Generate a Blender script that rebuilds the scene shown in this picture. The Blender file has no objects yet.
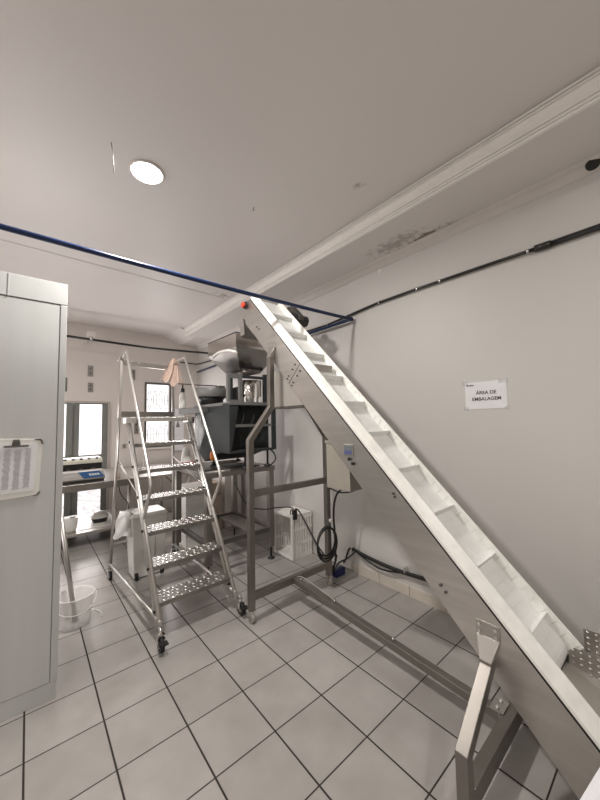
import bpy, bmesh, math, random
from mathutils import Vector as V, Matrix
random.seed(7)
C = bpy.context.scene.collection
PI = math.pi

# ------------------------------------------------------------------ materials
def mat(name, col, rough=.5, metal=0., emit=None, alpha=1., trans=0., noise=0., nscale=8., bump=0., bscale=200., aniso=None, spec=.5):
    m = bpy.data.materials.new(name); m.use_nodes = True
    nt = m.node_tree; b = nt.nodes['Principled BSDF']
    b.inputs['Base Color'].default_value = (*col, 1); b.inputs['Roughness'].default_value = rough
    b.inputs['Metallic'].default_value = metal; b.inputs['Specular IOR Level'].default_value = spec
    b.inputs['Alpha'].default_value = alpha; b.inputs['Transmission Weight'].default_value = trans
    if emit: b.inputs['Emission Color'].default_value = (*emit[0], 1); b.inputs['Emission Strength'].default_value = emit[1]
    if noise or bump:
        tc = nt.nodes.new('ShaderNodeTexCoord'); mp = nt.nodes.new('ShaderNodeMapping')
        nt.links.new(tc.outputs['Object'], mp.inputs['Vector'])
        if aniso: mp.inputs['Scale'].default_value = aniso
    if noise:
        n = nt.nodes.new('ShaderNodeTexNoise'); n.inputs['Scale'].default_value = nscale; n.inputs['Detail'].default_value = 5
        nt.links.new(mp.outputs[0], n.inputs['Vector'])
        r = nt.nodes.new('ShaderNodeMapRange'); r.inputs['From Min'].default_value = .3; r.inputs['From Max'].default_value = .7
        r.inputs['To Min'].default_value = 1-noise; r.inputs['To Max'].default_value = 1+noise*.5
        nt.links.new(n.outputs['Fac'], r.inputs['Value'])
        mx = nt.nodes.new('ShaderNodeVectorMath'); mx.operation = 'SCALE'; mx.inputs[0].default_value = col
        nt.links.new(r.outputs[0], mx.inputs['Scale']); nt.links.new(mx.outputs[0], b.inputs['Base Color'])
    if bump:
        n2 = nt.nodes.new('ShaderNodeTexNoise'); n2.inputs['Scale'].default_value = bscale
        nt.links.new(mp.outputs[0], n2.inputs['Vector'])
        bp = nt.nodes.new('ShaderNodeBump'); bp.inputs['Strength'].default_value = bump; bp.inputs['Distance'].default_value = .01
        nt.links.new(n2.outputs['Fac'], bp.inputs['Height']); nt.links.new(bp.outputs[0], b.inputs['Normal'])
    return m

M = {}
M['steel'] = mat('brushed steel', (.50, .475, .445), .36, .92, noise=.10, nscale=3)
M['plate'] = mat('satin steel sheet', (.60, .575, .545), .28, .95, noise=.10, nscale=2.5, bump=.05, bscale=60, aniso=(1, 1, 12))
M['frame_steel'] = mat('dull steel tube', (.27, .25, .228), .42, .85, noise=.12, nscale=5)
M['dark_steel'] = mat('dark steel', (.16, .15, .14), .42, .8)
M['alu'] = mat('aluminium', (.68, .66, .63), .33, .92, noise=.06, nscale=6)
M['tread'] = mat('worn tread aluminium', (.30, .285, .265), .42, .85, noise=.25, nscale=7)
M['tread_stud'] = mat('polished tread stud', (.80, .78, .75), .25, .95)
M['chrome'] = mat('chrome', (.75, .74, .72), .15, 1.)
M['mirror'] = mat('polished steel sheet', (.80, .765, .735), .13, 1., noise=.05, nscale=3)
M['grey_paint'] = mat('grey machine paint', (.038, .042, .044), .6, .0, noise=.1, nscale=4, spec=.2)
M['mirror_shaded'] = mat('polished steel dark reflection', (.30, .285, .27), .22, 1., noise=.12, nscale=4)  # dark reflection on the hopper cone, put into the steel colour
M['grey_dark'] = mat('dark grey enamel', (.085, .085, .08), .5)
M['grey_paint_light'] = mat('mid grey paint', (.17, .168, .162), .45, .2)
M['black'] = mat('black rubber', (.012, .012, .012), .5)
M['black_gloss'] = mat('black plastic', (.02, .02, .02), .3)
M['white_plastic'] = mat('white plastic', (.78, .77, .73), .35, noise=.04, nscale=6)
M['belt'] = mat('white belt', (.86, .87, .85), .4, noise=.08, nscale=10)
M['uhmw'] = mat('worn white guide plastic', (.88, .87, .83), .35, noise=.09, nscale=14)
M['panel'] = mat('white coated panel', (.56, .575, .565), .35, noise=.05, nscale=1.5, aniso=(6, 6, .4))
M['panel_trim'] = mat('white panel trim', (.51, .525, .515), .38)
M['white_clear'] = mat('cloudy white plastic', (.86, .84, .82), .25, alpha=.40)
M['paper'] = mat('paper', (.80, .80, .82), .6)
M['ink'] = mat('ink', (.03, .03, .035), .6)
M['ink_grey'] = mat('grey print', (.42, .42, .44), .6)
M['blue_pipe'] = mat('blue pipe paint', (.005, .020, .080), .35)
M['red'] = mat('red plastic', (.62, .05, .02), .3)
M['orange'] = mat('orange plastic', (.75, .22, .03), .35)
M['red_dull'] = mat('brick red', (.38, .09, .06), .5)
M['cream'] = mat('cream enamel', (.66, .64, .54), .4, noise=.05)
M['blue'] = mat('blue print', (.012, .075, .20), .4)
M['navy'] = mat('navy plastic', (.01, .015, .09), .4)
M['pink'] = mat('peach plastic sheet', (.86, .66, .56), .4, alpha=.62, noise=.1, nscale=25)
M['white_film'] = mat('milky film', (.80, .78, .76), .3, alpha=.8)
M['film'] = mat('clear film', (.75, .76, .76), .12, alpha=.35)
M['cardboard'] = mat('pale cardboard', (.55, .45, .37), .8, noise=.1, nscale=12)
M['beige'] = mat('beige enamel', (.34, .315, .27), .5, noise=.04)
M['grey_box'] = mat('grey enamel', (.40, .375, .345), .4, .3)
M['frame_green'] = mat('grey window paint', (.20, .205, .195), .4, noise=.06)
M['casing'] = mat('wall casing', (.46, .42, .38), .55)
M['plaster'] = mat('white plaster', (.74, .70, .66), .65, noise=.03, nscale=12)
M['crown'] = mat('crown plaster', (.90, .87, .83), .5, noise=.03, nscale=12)
M['tile_base'] = mat('baseboard tile', (.60, .55, .48), .3, noise=.12, nscale=5)
M['grout'] = mat('grout', (.05, .03, .02), .9)
M['lcd'] = mat('display', (.16, .18, .19), .2)
M['lcd_blue'] = mat('display text strip', (.10, .10, .28), .3)
M['lamp'] = mat('lamp diffuser', (1, 1, 1), .5, emit=((1, .96, .9), 14))
M['outlet'] = mat('metal cover plate', (.26, .245, .23), .45, .5)
M['rope'] = mat('wire', (.1, .08, .07), .6)

def wall_mat(name, col, stains=False):
    m = bpy.data.materials.new(name); m.use_nodes = True
    nt = m.node_tree; b = nt.nodes['Principled BSDF']; b.inputs['Roughness'].default_value = .5
    tc = nt.nodes.new('ShaderNodeTexCoord'); n = nt.nodes.new('ShaderNodeTexNoise')
    n.inputs['Scale'].default_value = 1.6; n.inputs['Detail'].default_value = 6
    nt.links.new(tc.outputs['Object'], n.inputs['Vector'])
    r = nt.nodes.new('ShaderNodeMix'); r.data_type = 'RGBA'
    r.inputs[6].default_value = (*[c*.96 for c in col], 1); r.inputs[7].default_value = (*col, 1)
    nt.links.new(n.outputs['Fac'], r.inputs[0])
    out = r.outputs[2]
    for (cx, cy, sx, sy, strength, thr) in (stains or []):
        # a damp patch: a soft blob broken up by noise
        mp = nt.nodes.new('ShaderNodeVectorMath'); mp.operation = 'SUBTRACT'; mp.inputs[1].default_value = (cx, cy, 0)
        nt.links.new(tc.outputs['Object'], mp.inputs[0])
        sc = nt.nodes.new('ShaderNodeVectorMath'); sc.operation = 'MULTIPLY'; sc.inputs[1].default_value = (1/sx, 1/sy, 0)
        nt.links.new(mp.outputs[0], sc.inputs[0])
        ln = nt.nodes.new('ShaderNodeVectorMath'); ln.operation = 'LENGTH'; nt.links.new(sc.outputs[0], ln.inputs[0])
        ms = nt.nodes.new('ShaderNodeTexNoise'); ms.inputs['Scale'].default_value = 22; ms.inputs['Detail'].default_value = 8
        nt.links.new(tc.outputs['Object'], ms.inputs['Vector'])
        fall = nt.nodes.new('ShaderNodeMapRange'); fall.inputs['From Min'].default_value = 0; fall.inputs['From Max'].default_value = 1
        fall.inputs['To Min'].default_value = .35; fall.inputs['To Max'].default_value = -.4
        nt.links.new(ln.outputs['Value'], fall.inputs['Value'])
        ad = nt.nodes.new('ShaderNodeMath'); ad.operation = 'ADD'
        nt.links.new(fall.outputs[0], ad.inputs[0]); nt.links.new(ms.outputs['Fac'], ad.inputs[1])
        mr = nt.nodes.new('ShaderNodeMapRange'); mr.inputs['From Min'].default_value = thr; mr.inputs['From Max'].default_value = thr+.25
        mr.inputs['To Max'].default_value = strength
        nt.links.new(ad.outputs[0], mr.inputs['Value'])
        mx = nt.nodes.new('ShaderNodeMix'); mx.data_type = 'RGBA'; mx.inputs[7].default_value = (.17, .13, .10, 1)
        nt.links.new(mr.outputs[0], mx.inputs[0]); nt.links.new(out, mx.inputs[6]); out = mx.outputs[2]
    nt.links.new(out, b.inputs['Base Color'])
    return m
M['wall'] = wall_mat('right wall paint', (.62, .60, .575))
M['wall_back'] = wall_mat('back wall paint', (.70, .65, .615))
M['ceiling'] = wall_mat('ceiling paint', (.76, .725, .70), [(.767, -.695, .12, .12, .55, .55), (.95, 1.75, .40, .16, .6, .60),
                        (1.545, -.80, .08, .40, .9, .45), (1.46, -.55, .26, .60, .5, .52)])

def tile_floor():
    m = bpy.data.materials.new('grey floor tile'); m.use_nodes = True
    nt = m.node_tree; b = nt.nodes['Principled BSDF']; L = nt.links.new
    tc = nt.nodes.new('ShaderNodeTexCoord'); sx = nt.nodes.new('ShaderNodeSeparateXYZ'); L(tc.outputs['Object'], sx.inputs[0])
    def grid(sock, half):
        d = nt.nodes.new('ShaderNodeMath'); d.operation = 'DIVIDE'; d.inputs[1].default_value = .33; L(sock, d.inputs[0])
        a = nt.nodes.new('ShaderNodeMath'); a.operation = 'ADD'; a.inputs[1].default_value = .5; L(d.outputs[0], a.inputs[0])
        fr = nt.nodes.new('ShaderNodeMath'); fr.operation = 'FRACT'; L(a.outputs[0], fr.inputs[0])
        s = nt.nodes.new('ShaderNodeMath'); s.operation = 'SUBTRACT'; s.inputs[1].default_value = .5; L(fr.outputs[0], s.inputs[0])
        ab = nt.nodes.new('ShaderNodeMath'); ab.operation = 'ABSOLUTE'; L(s.outputs[0], ab.inputs[0])
        g = nt.nodes.new('ShaderNodeMapRange'); g.inputs['From Min'].default_value = half*.7/.33; g.inputs['From Max'].default_value = half*1.25/.33
        g.inputs['To Min'].default_value = 1; g.inputs['To Max'].default_value = 0; L(ab.outputs[0], g.inputs['Value'])
        fl = nt.nodes.new('ShaderNodeMath'); fl.operation = 'FLOOR'; L(d.outputs[0], fl.inputs[0])
        return g.outputs[0], fl.outputs[0]
    gx, ix = grid(sx.outputs['X'], .0046); gy, iy = grid(sx.outputs['Y'], .0035)
    mxm = nt.nodes.new('ShaderNodeMath'); mxm.operation = 'MAXIMUM'; L(gx, mxm.inputs[0]); L(gy, mxm.inputs[1])
    cb = nt.nodes.new('ShaderNodeCombineXYZ'); L(ix, cb.inputs[0]); L(iy, cb.inputs[1])
    wn = nt.nodes.new('ShaderNodeTexWhiteNoise'); L(cb.outputs[0], wn.inputs['Vector'])
    n = nt.nodes.new('ShaderNodeTexNoise'); n.inputs['Scale'].default_value = 4.5; n.inputs['Detail'].default_value = 7; L(tc.outputs['Object'], n.inputs['Vector'])
    a1 = nt.nodes.new('ShaderNodeMath'); a1.operation = 'MULTIPLY_ADD'; a1.inputs[1].default_value = .30
    L(wn.outputs['Value'], a1.inputs[0]); L(n.outputs['Fac'], a1.inputs[2])
    cr = nt.nodes.new('ShaderNodeMapRange'); cr.inputs['From Min'].default_value = .3; cr.inputs['From Max'].default_value = 1.0; L(a1.outputs[0], cr.inputs['Value'])
    tl = nt.nodes.new('ShaderNodeMix'); tl.data_type = 'RGBA'; tl.inputs[6].default_value = (.31, .29, .273, 1); tl.inputs[7].default_value = (.42, .40, .38, 1); L(cr.outputs[0], tl.inputs[0])
    fin = nt.nodes.new('ShaderNodeMix'); fin.data_type = 'RGBA'; fin.inputs[7].default_value = (.022, .014, .011, 1); L(mxm.outputs[0], fin.inputs[0]); L(tl.outputs[2], fin.inputs[6])
    L(fin.outputs[2], b.inputs['Base Color'])
    rr = nt.nodes.new('ShaderNodeMapRange'); rr.inputs['To Min'].default_value = .24; rr.inputs['To Max'].default_value = .8; L(mxm.outputs[0], rr.inputs['Value']); L(rr.outputs[0], b.inputs['Roughness'])
    bp = nt.nodes.new('ShaderNodeBump'); bp.inputs['Strength'].default_value = .4; bp.inputs['Distance'].default_value = .002; bp.invert = True
    L(mxm.outputs[0], bp.inputs['Height']); L(bp.outputs[0], b.inputs['Normal'])
    return m
M['floor'] = tile_floor()

def pane_mat(name, strength, snowy):
    m = bpy.data.materials.new(name); m.use_nodes = True; nt = m.node_tree; b = nt.nodes['Principled BSDF']
    tc = nt.nodes.new('ShaderNodeTexCoord'); n = nt.nodes.new('ShaderNodeTexNoise'); n.inputs['Scale'].default_value = 14 if snowy else 2; n.inputs['Detail'].default_value = 6
    mp = nt.nodes.new('ShaderNodeMapping'); mp.inputs['Scale'].default_value = (1, 1, 2.5); nt.links.new(tc.outputs['Object'], mp.inputs[0]); nt.links.new(mp.outputs[0], n.inputs['Vector'])
    r = nt.nodes.new('ShaderNodeMapRange'); r.inputs['From Min'].default_value = .42 if snowy else .2; r.inputs['From Max'].default_value = .58 if snowy else .8
    r.inputs['To Min'].default_value = strength*(.55 if snowy else .92); r.inputs['To Max'].default_value = strength
    nt.links.new(n.outputs['Fac'], r.inputs['Value']); nt.links.new(r.outputs[0], b.inputs['Emission Strength'])
    b.inputs['Emission Color'].default_value = (1, .955, .965, 1); b.inputs['Base Color'].default_value = (.8, .8, .8, 1); b.inputs['Roughness'].default_value = .3
    return m
M['pane'] = pane_mat('daylit frosted glass', 1.15, False)
M['pane_snow'] = pane_mat('daylit patterned glass', .95, True)

# ------------------------------------------------------------------ mesh builder
class MB:
    def __init__(s): s.v = []; s.f = []; s.sm = []; s.mi = []; s.cur = 0
    def add(s, vs, fs, smooth=False):
        o = len(s.v); s.v += [V(p) for p in vs]
        for f in fs: s.f.append([i+o for i in f]); s.sm.append(smooth); s.mi.append(s.cur)
        return s
    def m(s, i): s.cur = i; return s
    def box(s, a, b):
        e = random.uniform(.00002, .0002); x0, x1 = min(a[0], b[0])-e, max(a[0], b[0])+e; y0, y1 = min(a[1], b[1])-e, max(a[1], b[1])+e; z0, z1 = min(a[2], b[2])-e, max(a[2], b[2])+e
        return s.add([(x0,y0,z0),(x1,y0,z0),(x1,y1,z0),(x0,y1,z0),(x0,y0,z1),(x1,y0,z1),(x1,y1,z1),(x0,y1,z1)],
                     [(0,3,2,1),(4,5,6,7),(0,1,5,4),(1,2,6,5),(2,3,7,6),(3,0,4,7)])
    def hexa(s, p): return s.add(p, [(0,3,2,1),(4,5,6,7),(0,1,5,4),(1,2,6,5),(2,3,7,6),(3,0,4,7)])
    def prism(s, pts, d):
        """polygon pts (3D) extruded along vector d"""
        n = len(pts); d = V(d); a = [V(p) for p in pts]
        fs = [tuple(range(n)), tuple(range(2*n-1, n-1, -1))] + [(i, i+n, (i+1) % n+n, (i+1) % n) for i in range(n)]
        return s.add(a+[p+d for p in a], fs)
    def bar(s, p, q, w, h, up=(0, 0, 1)):
        p, q, up = V(p), V(q), V(up); d = (q-p).normalized(); r = d.cross(up)
        if r.length < 1e-4: r = d.cross(V((1, 0, 0)))
        r.normalize(); u = r.cross(d).normalized(); r *= w/2; u *= h/2
        return s.hexa([p-r-u, p+r-u, p+r+u, p-r+u, q-r-u, q+r-u, q+r+u, q-r+u])
    def path_bar(s, pts, w, h, side):
        """mitred rectangular tube along pts in the plane whose normal is side; w along side, h in plane"""
        pts = [V(p) for p in pts]; side = V(side).normalized(); rings = []
        for i, p in enumerate(pts):
            d0 = (p-pts[i-1]).normalized() if i else (pts[1]-p).normalized()
            d1 = (pts[i+1]-p).normalized() if i < len(pts)-1 else d0
            t = (d0+d1).normalized(); u = side.cross(t).normalized(); k = 1/max(.3, t.dot(d0))
            rings.append([p-side*w/2-u*h/2*k, p+side*w/2-u*h/2*k, p+side*w/2+u*h/2*k, p-side*w/2+u*h/2*k])
        vs = [q for r in rings for q in r]; fs = [(0,1,2,3), tuple(len(vs)-1-i for i in range(4))]
        for i in range(len(rings)-1):
            for k in range(4): a = 4*i+k; b = 4*i+(k+1) % 4; fs.append((a, a+4, b+4, b))
        return s.add(vs, fs)
    def tube(s, pts, r, n=8, closed=False, cap=True):
        pts = [V(p) for p in pts]; N = len(pts); rings = []; ref = None
        for i, p in enumerate(pts):
            if closed: t = (pts[(i+1) % N]-pts[i-1])
            else: t = pts[min(i+1, N-1)]-pts[max(i-1, 0)]
            t.normalize()
            if ref is None:
                ref = t.cross(V((0, 0, 1)));
                if ref.length < 1e-3: ref = t.cross(V((1, 0, 0)))
            ref = (ref-t*ref.dot(t)).normalized(); u = t.cross(ref)
            rr = r[i] if isinstance(r, (list, tuple)) else r
            rings.append([p+(ref*math.cos(2*PI*k/n)+u*math.sin(2*PI*k/n))*rr for k in range(n)])
        vs = [q for g in rings for q in g]; fs = []
        for i in range(N if closed else N-1):
            j = (i+1) % N
            for k in range(n): k2 = (k+1) % n; fs.append((i*n+k, i*n+k2, j*n+k2, j*n+k))
        s.add(vs, fs, True)
        if cap and not closed:
            o = len(s.v)-len(vs)
            s.f += [[o+i for i in range(n-1, -1, -1)], [o+(N-1)*n+i for i in range(n)]]; s.sm += [False]*2; s.mi += [s.cur]*2
        return s
    def lathe(s, c, prof, n=24, axis='z', sq=None):
        c = V(c); vs = []; fs = []
        for (r, z) in prof:
            for k in range(n):
                a = 2*PI*k/n; x, y = math.cos(a), math.sin(a)
                if sq: f = (abs(x)**sq+abs(y)**sq)**(-1/sq); x *= f; y *= f
                p = V((r*x, r*y, z))
                if axis == 'x': p = V((z, p.x, p.y))
                if axis == 'y': p = V((p.x, z, p.y))
                vs.append(c+p)
        for i in range(len(prof)-1):
            for k in range(n): k2 = (k+1) % n; fs.append((i*n+k, i*n+k2, (i+1)*n+k2, (i+1)*n+k))
        s.add(vs, fs, True)
        return s
    def disc(s, c, r, t, axis, n=16):
        c = V(c); ax = V(axis).normalized()
        return s.tube([c-ax*t/2, c+ax*t/2], r, n)
    def build(s, name, m, parent=None, bevel=0, weld=False):
        me = bpy.data.meshes.new(name); off = V((0, 0, 0)); p = parent
        while p is not None: off += p.location; p = p.parent
        me.from_pydata([tuple(q-off) for q in s.v], [], s.f); me.update()
        for i, pl in enumerate(me.polygons): pl.use_smooth = s.sm[i]; pl.material_index = s.mi[i]
        bm = bmesh.new(); bm.from_mesh(me)
        if weld: bmesh.ops.remove_doubles(bm, verts=bm.verts, dist=1e-5)
        bmesh.ops.recalc_face_normals(bm, faces=bm.faces); bm.to_mesh(me); bm.free()
        for k in (m if isinstance(m, (list, tuple)) else [m]): me.materials.append(M[k])
        o = bpy.data.objects.new(name, me); C.objects.link(o)
        if parent: o.parent = parent
        if bevel:
            b = o.modifiers.new('edge', 'BEVEL'); b.width = bevel; b.segments = 2; b.limit_method = 'ANGLE'
        return o

def tag(o, label, cat, group=None):
    o['label'] = label; o['category'] = cat
    if group: o['group'] = group
    return o
def thing(name, label, cat, loc, group=None):
    o = bpy.data.objects.new(name, None); C.objects.link(o); o.location = loc; o.empty_display_size = .1
    return tag(o, label, cat, group)
def struct(name, mb, m, parent=None, bevel=0):
    o = mb.build(name, m, parent, bevel)
    if parent is None: o['kind'] = 'structure'
    return o
def rebase(o, loc):
    loc = V(loc); o.data.transform(Matrix.Translation(-loc)); o.location = loc; return o
def smooth_path(pts, n=6):
    pts = [V(p) for p in pts]; P = [pts[0]]+pts+[pts[-1]]; out = []
    for i in range(1, len(P)-2):
        for k in range(n):
            t = k/n; a, b, c, d = P[i-1:i+3]
            out.append(.5*((2*b)+(-a+c)*t+(2*a-5*b+4*c-d)*t*t+(-a+3*b-3*c+d)*t**3))
    out.append(P[-2]); return out
def text_mb(body, size, origin, right, up, mb, mi=0, align='CENTER', offset=.0, bold=0.):
    cu = bpy.data.curves.new('lettering', 'FONT'); cu.body = body; cu.size = size; cu.align_x = align; cu.offset = bold
    o = bpy.data.objects.new('lettering', cu); C.objects.link(o)
    dg = bpy.context.evaluated_depsgraph_get(); me = bpy.data.meshes.new_from_object(o.evaluated_get(dg))
    r, u, og = V(right), V(up), V(origin)
    mb.m(mi).add([og+r*v.co.x+u*v.co.y for v in me.vertices], [list(p.vertices) for p in me.polygons])
    C.objects.unlink(o); bpy.data.objects.remove(o); bpy.data.meshes.remove(me)

# ------------------------------------------------------------------ the setting
HS, HT, XR, YB = 3.157, 3.297, 1.65, 4.305          # soffit height, tray height, right wall, back wall
XC = 1.105                                           # edge between tray and soffit
XL, YF = -4.2, -5.2
struct('floor', MB().box((XL, YF, -.1), (1.9, YB+.2, 0)), 'floor')
c = MB()
c.box((XC, YF, HS), (1.9, 3.52, HS+.25))                                 # lowered strip along the right wall
c.box((XL, YF, HT), (XC, YB+.15, HT+.12))
c.hexa([(.98, 3.56, HT+.01), (1.30, 3.50, HS), (1.30, YB+.15, HS), (.90, YB+.15, HT+.01), (.98, 3.56, HT+.12), (1.30, 3.50, HT+.12), (1.30, YB+.15, HT+.12), (.90, YB+.15, HT+.12)])   # rounded fall at the back
c.box((1.28, 3.50, HS), (1.9, YB+.15, HS+.25))
struct('ceiling', c, 'ceiling')
struct('wall_right', MB().box((XR, YF, 0), (XR+.2, .16, HT)).box((XR+.012, .16, 0), (XR+.2, YB, HT)), 'wall')
# back wall with openings for the door and the window
DX0, DX1, DZ = -1.34, .065, 1.995
WX0, WX1, WZ0, WZ1 = .625, 1.11, 1.155, 2.375
w = MB()
for a, b in (((XL, 0), (DX0, HT)), ((DX0, DZ), (DX1, HT)), ((DX1, 0), (WX0, HT)), ((WX0, 0), (WX1, WZ0)), ((WX0, WZ1), (WX1, HT)), ((WX1, 0), (1.9, HT))):
    w.box((a[0], YB, a[1]), (b[0], YB+.15, b[1]))
struct('wall_back', w, 'wall_back')
struct('wall_left', MB().box((XL-.15, YF, 0), (XL, YB+.15, 1.45)).box((XL-.15, YF, 2.65), (XL, YB+.15, HT)).box((XL-.15, YF, 1.45), (XL, .9, 2.65)).box((XL-.15, 2.6, 1.45), (XL, YB+.15, 2.65)), 'wall_back')
w2 = struct('added_window', MB().box((XL-.08, .9, 1.45), (XL+.01, .95, 2.65)).box((XL-.08, 2.55, 1.45), (XL+.01, 2.6, 2.65)).box((XL-.08, .95, 1.45), (XL+.01, 2.55, 1.5)).box((XL-.08, .95, 2.6), (XL+.01, 2.55, 2.65)).box((XL-.06, 1.73, 1.5), (XL, 1.77, 2.6)), 'frame_green')  # unseen window, added to bring in light from the left
MB().box((XL-.05, .94, 1.49), (XL-.04, 2.56, 2.61)).build('pane', 'pane', w2)  # glowing pane of the added window
struct('wall_front', MB().box((XL, YF-.15, 0), (1.9, YF, HT)), 'wall_back')
b = MB()
y = .22
while y > -3.6:
    b.box((XR-.011, y-.326, 0), (XR+.004, y, .092)); y -= .33
struct('baseboard_right', b, 'tile_base', bevel=.002)
# crown moulding on the tray edge: stepped profile (x, z)
pr = [(XC+.012, HS-.008)]
for z0, x0 in ((HS-.008, 0), (HS+.010, .004), (HS+.028, .009)):        # three beads
    pr += [(XC-.004-x0, z0), (XC-.011-x0, z0+.003), (XC-.012-x0, z0+.010), (XC-.005-x0, z0+.013), (XC+.003-x0, z0+.0135), (XC+.003-x0, z0+.0175)]
pr += [(XC-.010, HS+.047), (XC-.008, HS+.060), (XC-.010, HS+.075), (XC-.016, HS+.090), (XC-.026, HS+.100), (XC-.018, HS+.101), (XC-.018, HS+.106)]
for z0, x0 in ((HS+.106, .016), (HS+.124, .022)):                       # two beads
    pr += [(XC-.006-x0, z0), (XC-.012-x0, z0+.003), (XC-.013-x0, z0+.010), (XC-.006-x0, z0+.013), (XC+.001-x0, z0+.0135), (XC+.001-x0, z0+.0175)]
pr += [(XC-.02, HS+.145), (XC+.012, HS+.145)]
struct('trim_1', MB().prism([(x, YF+.02, z) for x, z in pr], (0, 3.55-YF-.02, 0)), 'crown')
pr = [(XR+.01, HS+.01), (XR-.095, HS+.01), (XR-.095, HS-.008), (XR-.082, HS-.012), (XR-.05, HS-.02), (XR-.02, HS-.04), (XR-.008, HS-.052), (XR+.01, HS-.055)]
struct('trim_2', MB().prism([(x, YF+.02, z) for x, z in pr], (0, YB-YF, 0)), 'plaster')
# faint raised plaster band across the tray
struct('trim_3', MB().prism([(XL, 1.70, HT+.01), (XL, 1.71, HT-.006), (XL, 1.73, HT-.008), (XL, 2.02, HT-.012), (XL, 2.10, HT+.01)], (XC-.11-XL, .12, 0)), 'ceiling')

# double door in the back wall
d = struct('door_1', MB().box((DX0, YB-.02, 0), (DX0+.03, YB+.1, DZ-.03)).box((DX1-.03, YB-.02, 0), (DX1, YB+.1, DZ-.03)).box((DX0, YB-.02, DZ-.03), (DX1, YB+.1, DZ)), 'casing')
for (xa, xb) in ((DX0+.03, -.46), (-.455, DX1-.03)):
    lf = MB(); t = .085 if xa > -.6 else .09
    y0, y1 = YB+.0, YB+.05
    zr = (0.01, .13, .60, 1.10, DZ-.05, DZ-.03)
    lf.box((xa, y0, zr[0]), (xa+t, y1, zr[5])).box((xb-t, y0, zr[0]), (xb, y1, zr[5]))
    for za, zb in ((zr[0], zr[1]), (zr[2], zr[3]), (zr[4], zr[5])): lf.box((xa+t, y0, za), (xb-t, y1, zb))
    leaf = lf.build('door_leaf', 'frame_green', d, .003)
    MB().box((xa+t-.005, y0+.02, zr[3]-.01), (xb-t+.005, y0+.03, zr[4]+.01)).build('upper_pane', 'pane', leaf)
    MB().box((xa+t-.005, y0+.02, zr[1]-.01), (xb-t+.005, y0+.03, zr[2]+.01)).build('lower_pane', 'pane_snow', leaf)
MB().box((-.462, YB-.012, .02), (-.448, YB, DZ-.06)).build('meeting_strip', 'dark_steel', d)
MB().box((-.50, YB-.02, 1.0), (-.475, YB, 1.12)).tube([(-.4875, YB-.02, 1.07), (-.4875, YB-.06, 1.07), (-.56, YB-.06, 1.065)], .008).build('door_handle', 'dark_steel', d)
# window with a wrought grille
wf = MB(); t = .035
wf.box((WX0, YB-.015, WZ0), (WX0+t, YB+.08, WZ1)).box((WX1-t, YB-.015, WZ0), (WX1, YB+.08, WZ1)).box((WX0, YB-.015, WZ1-t), (WX1, YB+.08, WZ1)).box((WX0, YB-.015, WZ0), (WX1, YB+.08, WZ0+t))
wn = struct('window_1', wf, 'dark_steel')
MB().box((WX0+t, YB+.06, WZ0+t), (WX1-t, YB+.07, WZ1-t)).build('pane', 'pane', wn)
g = MB(); xs = [WX0+t+.06+i*.10 for i in range(4)]
for zc in (1.40, 2.05):
    for i, x in enumerate(xs[:]):
        pts = [(x+.030*math.sin(a), YB+.03, zc+.17*math.cos(a)) for a in [2*PI*k/20 for k in range(20)]]
        g.tube(pts, .006, 5, closed=True)
    for dz in (.24, -.24):
        g.tube([(WX0+t, YB+.03, zc+dz*.0), (WX1-t, YB+.03, zc+dz*.0)], .003, 5)
g.tube([(WX0+t, YB+.03, 1.73), (WX1-t, YB+.03, 1.73)], .004, 5)
g.build('window_grille', 'dark_steel', wn)
MB().box((WX0-.03, YB-.05, WZ0-.035), (WX1+.03, YB+.02, WZ0)).build('window_sill', 'plaster', wn, .003)

# things fixed to the back wall and ceiling
def cover_plate(x0, z0, x1, z1, label, name='wall_plate', m='outlet', group=None):
    o = MB().box((x0, YB-.012, z0), (x1, YB, z1)).build(name, m, None, .003); rebase(o, ((x0+x1)/2, YB, (z0+z1)/2)); tag(o, label, 'wall plate', group)
    for k in (.3, .7): MB().disc(((x0+x1)/2, YB-.015, z0+(z1-z0)*k), .012, .008, (0, 1, 0), 10).build('socket_hole', 'black_gloss', o)
    return o
cover_plate(-.272, 2.42, -.196, 2.60, 'grey metal cover plate high on the back wall, upper of two above the door', group='cover plates on the back wall')
cover_plate(-.266, 2.15, -.191, 2.31, 'grey metal cover plate on the back wall, lower of two above the door', group='cover plates on the back wall')
cover_plate(.385, 2.40, .46, 2.59, 'grey cover plate on the back wall seen behind the left ladder handrail', group='cover plates on the back wall')
cover_plate(.455, 1.42, .525, 1.66, 'grey socket box on the back wall under the ladder platform', 'socket_box')
cover_plate(.26, 1.17, .33, 1.25, 'small pale wall plate low on the back wall left of the ladder', 'wall_plate', 'casing')
o = MB().box((1.135, YB-.09, 1.07), (1.33, YB, 1.88)).build('electrical_box', 'paper', None, .006); rebase(o, (1.23, YB, 1.07))
tag(o, 'narrow white electrical box with a triangle sign on the back wall right of the window', 'electrical box')
MB().prism([(1.17, YB-.093, 1.52), (1.25, YB-.093, 1.52), (1.21, YB-.093, 1.66)], (0, .003, 0)).build('warning_triangle', 'outlet', o)

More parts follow.
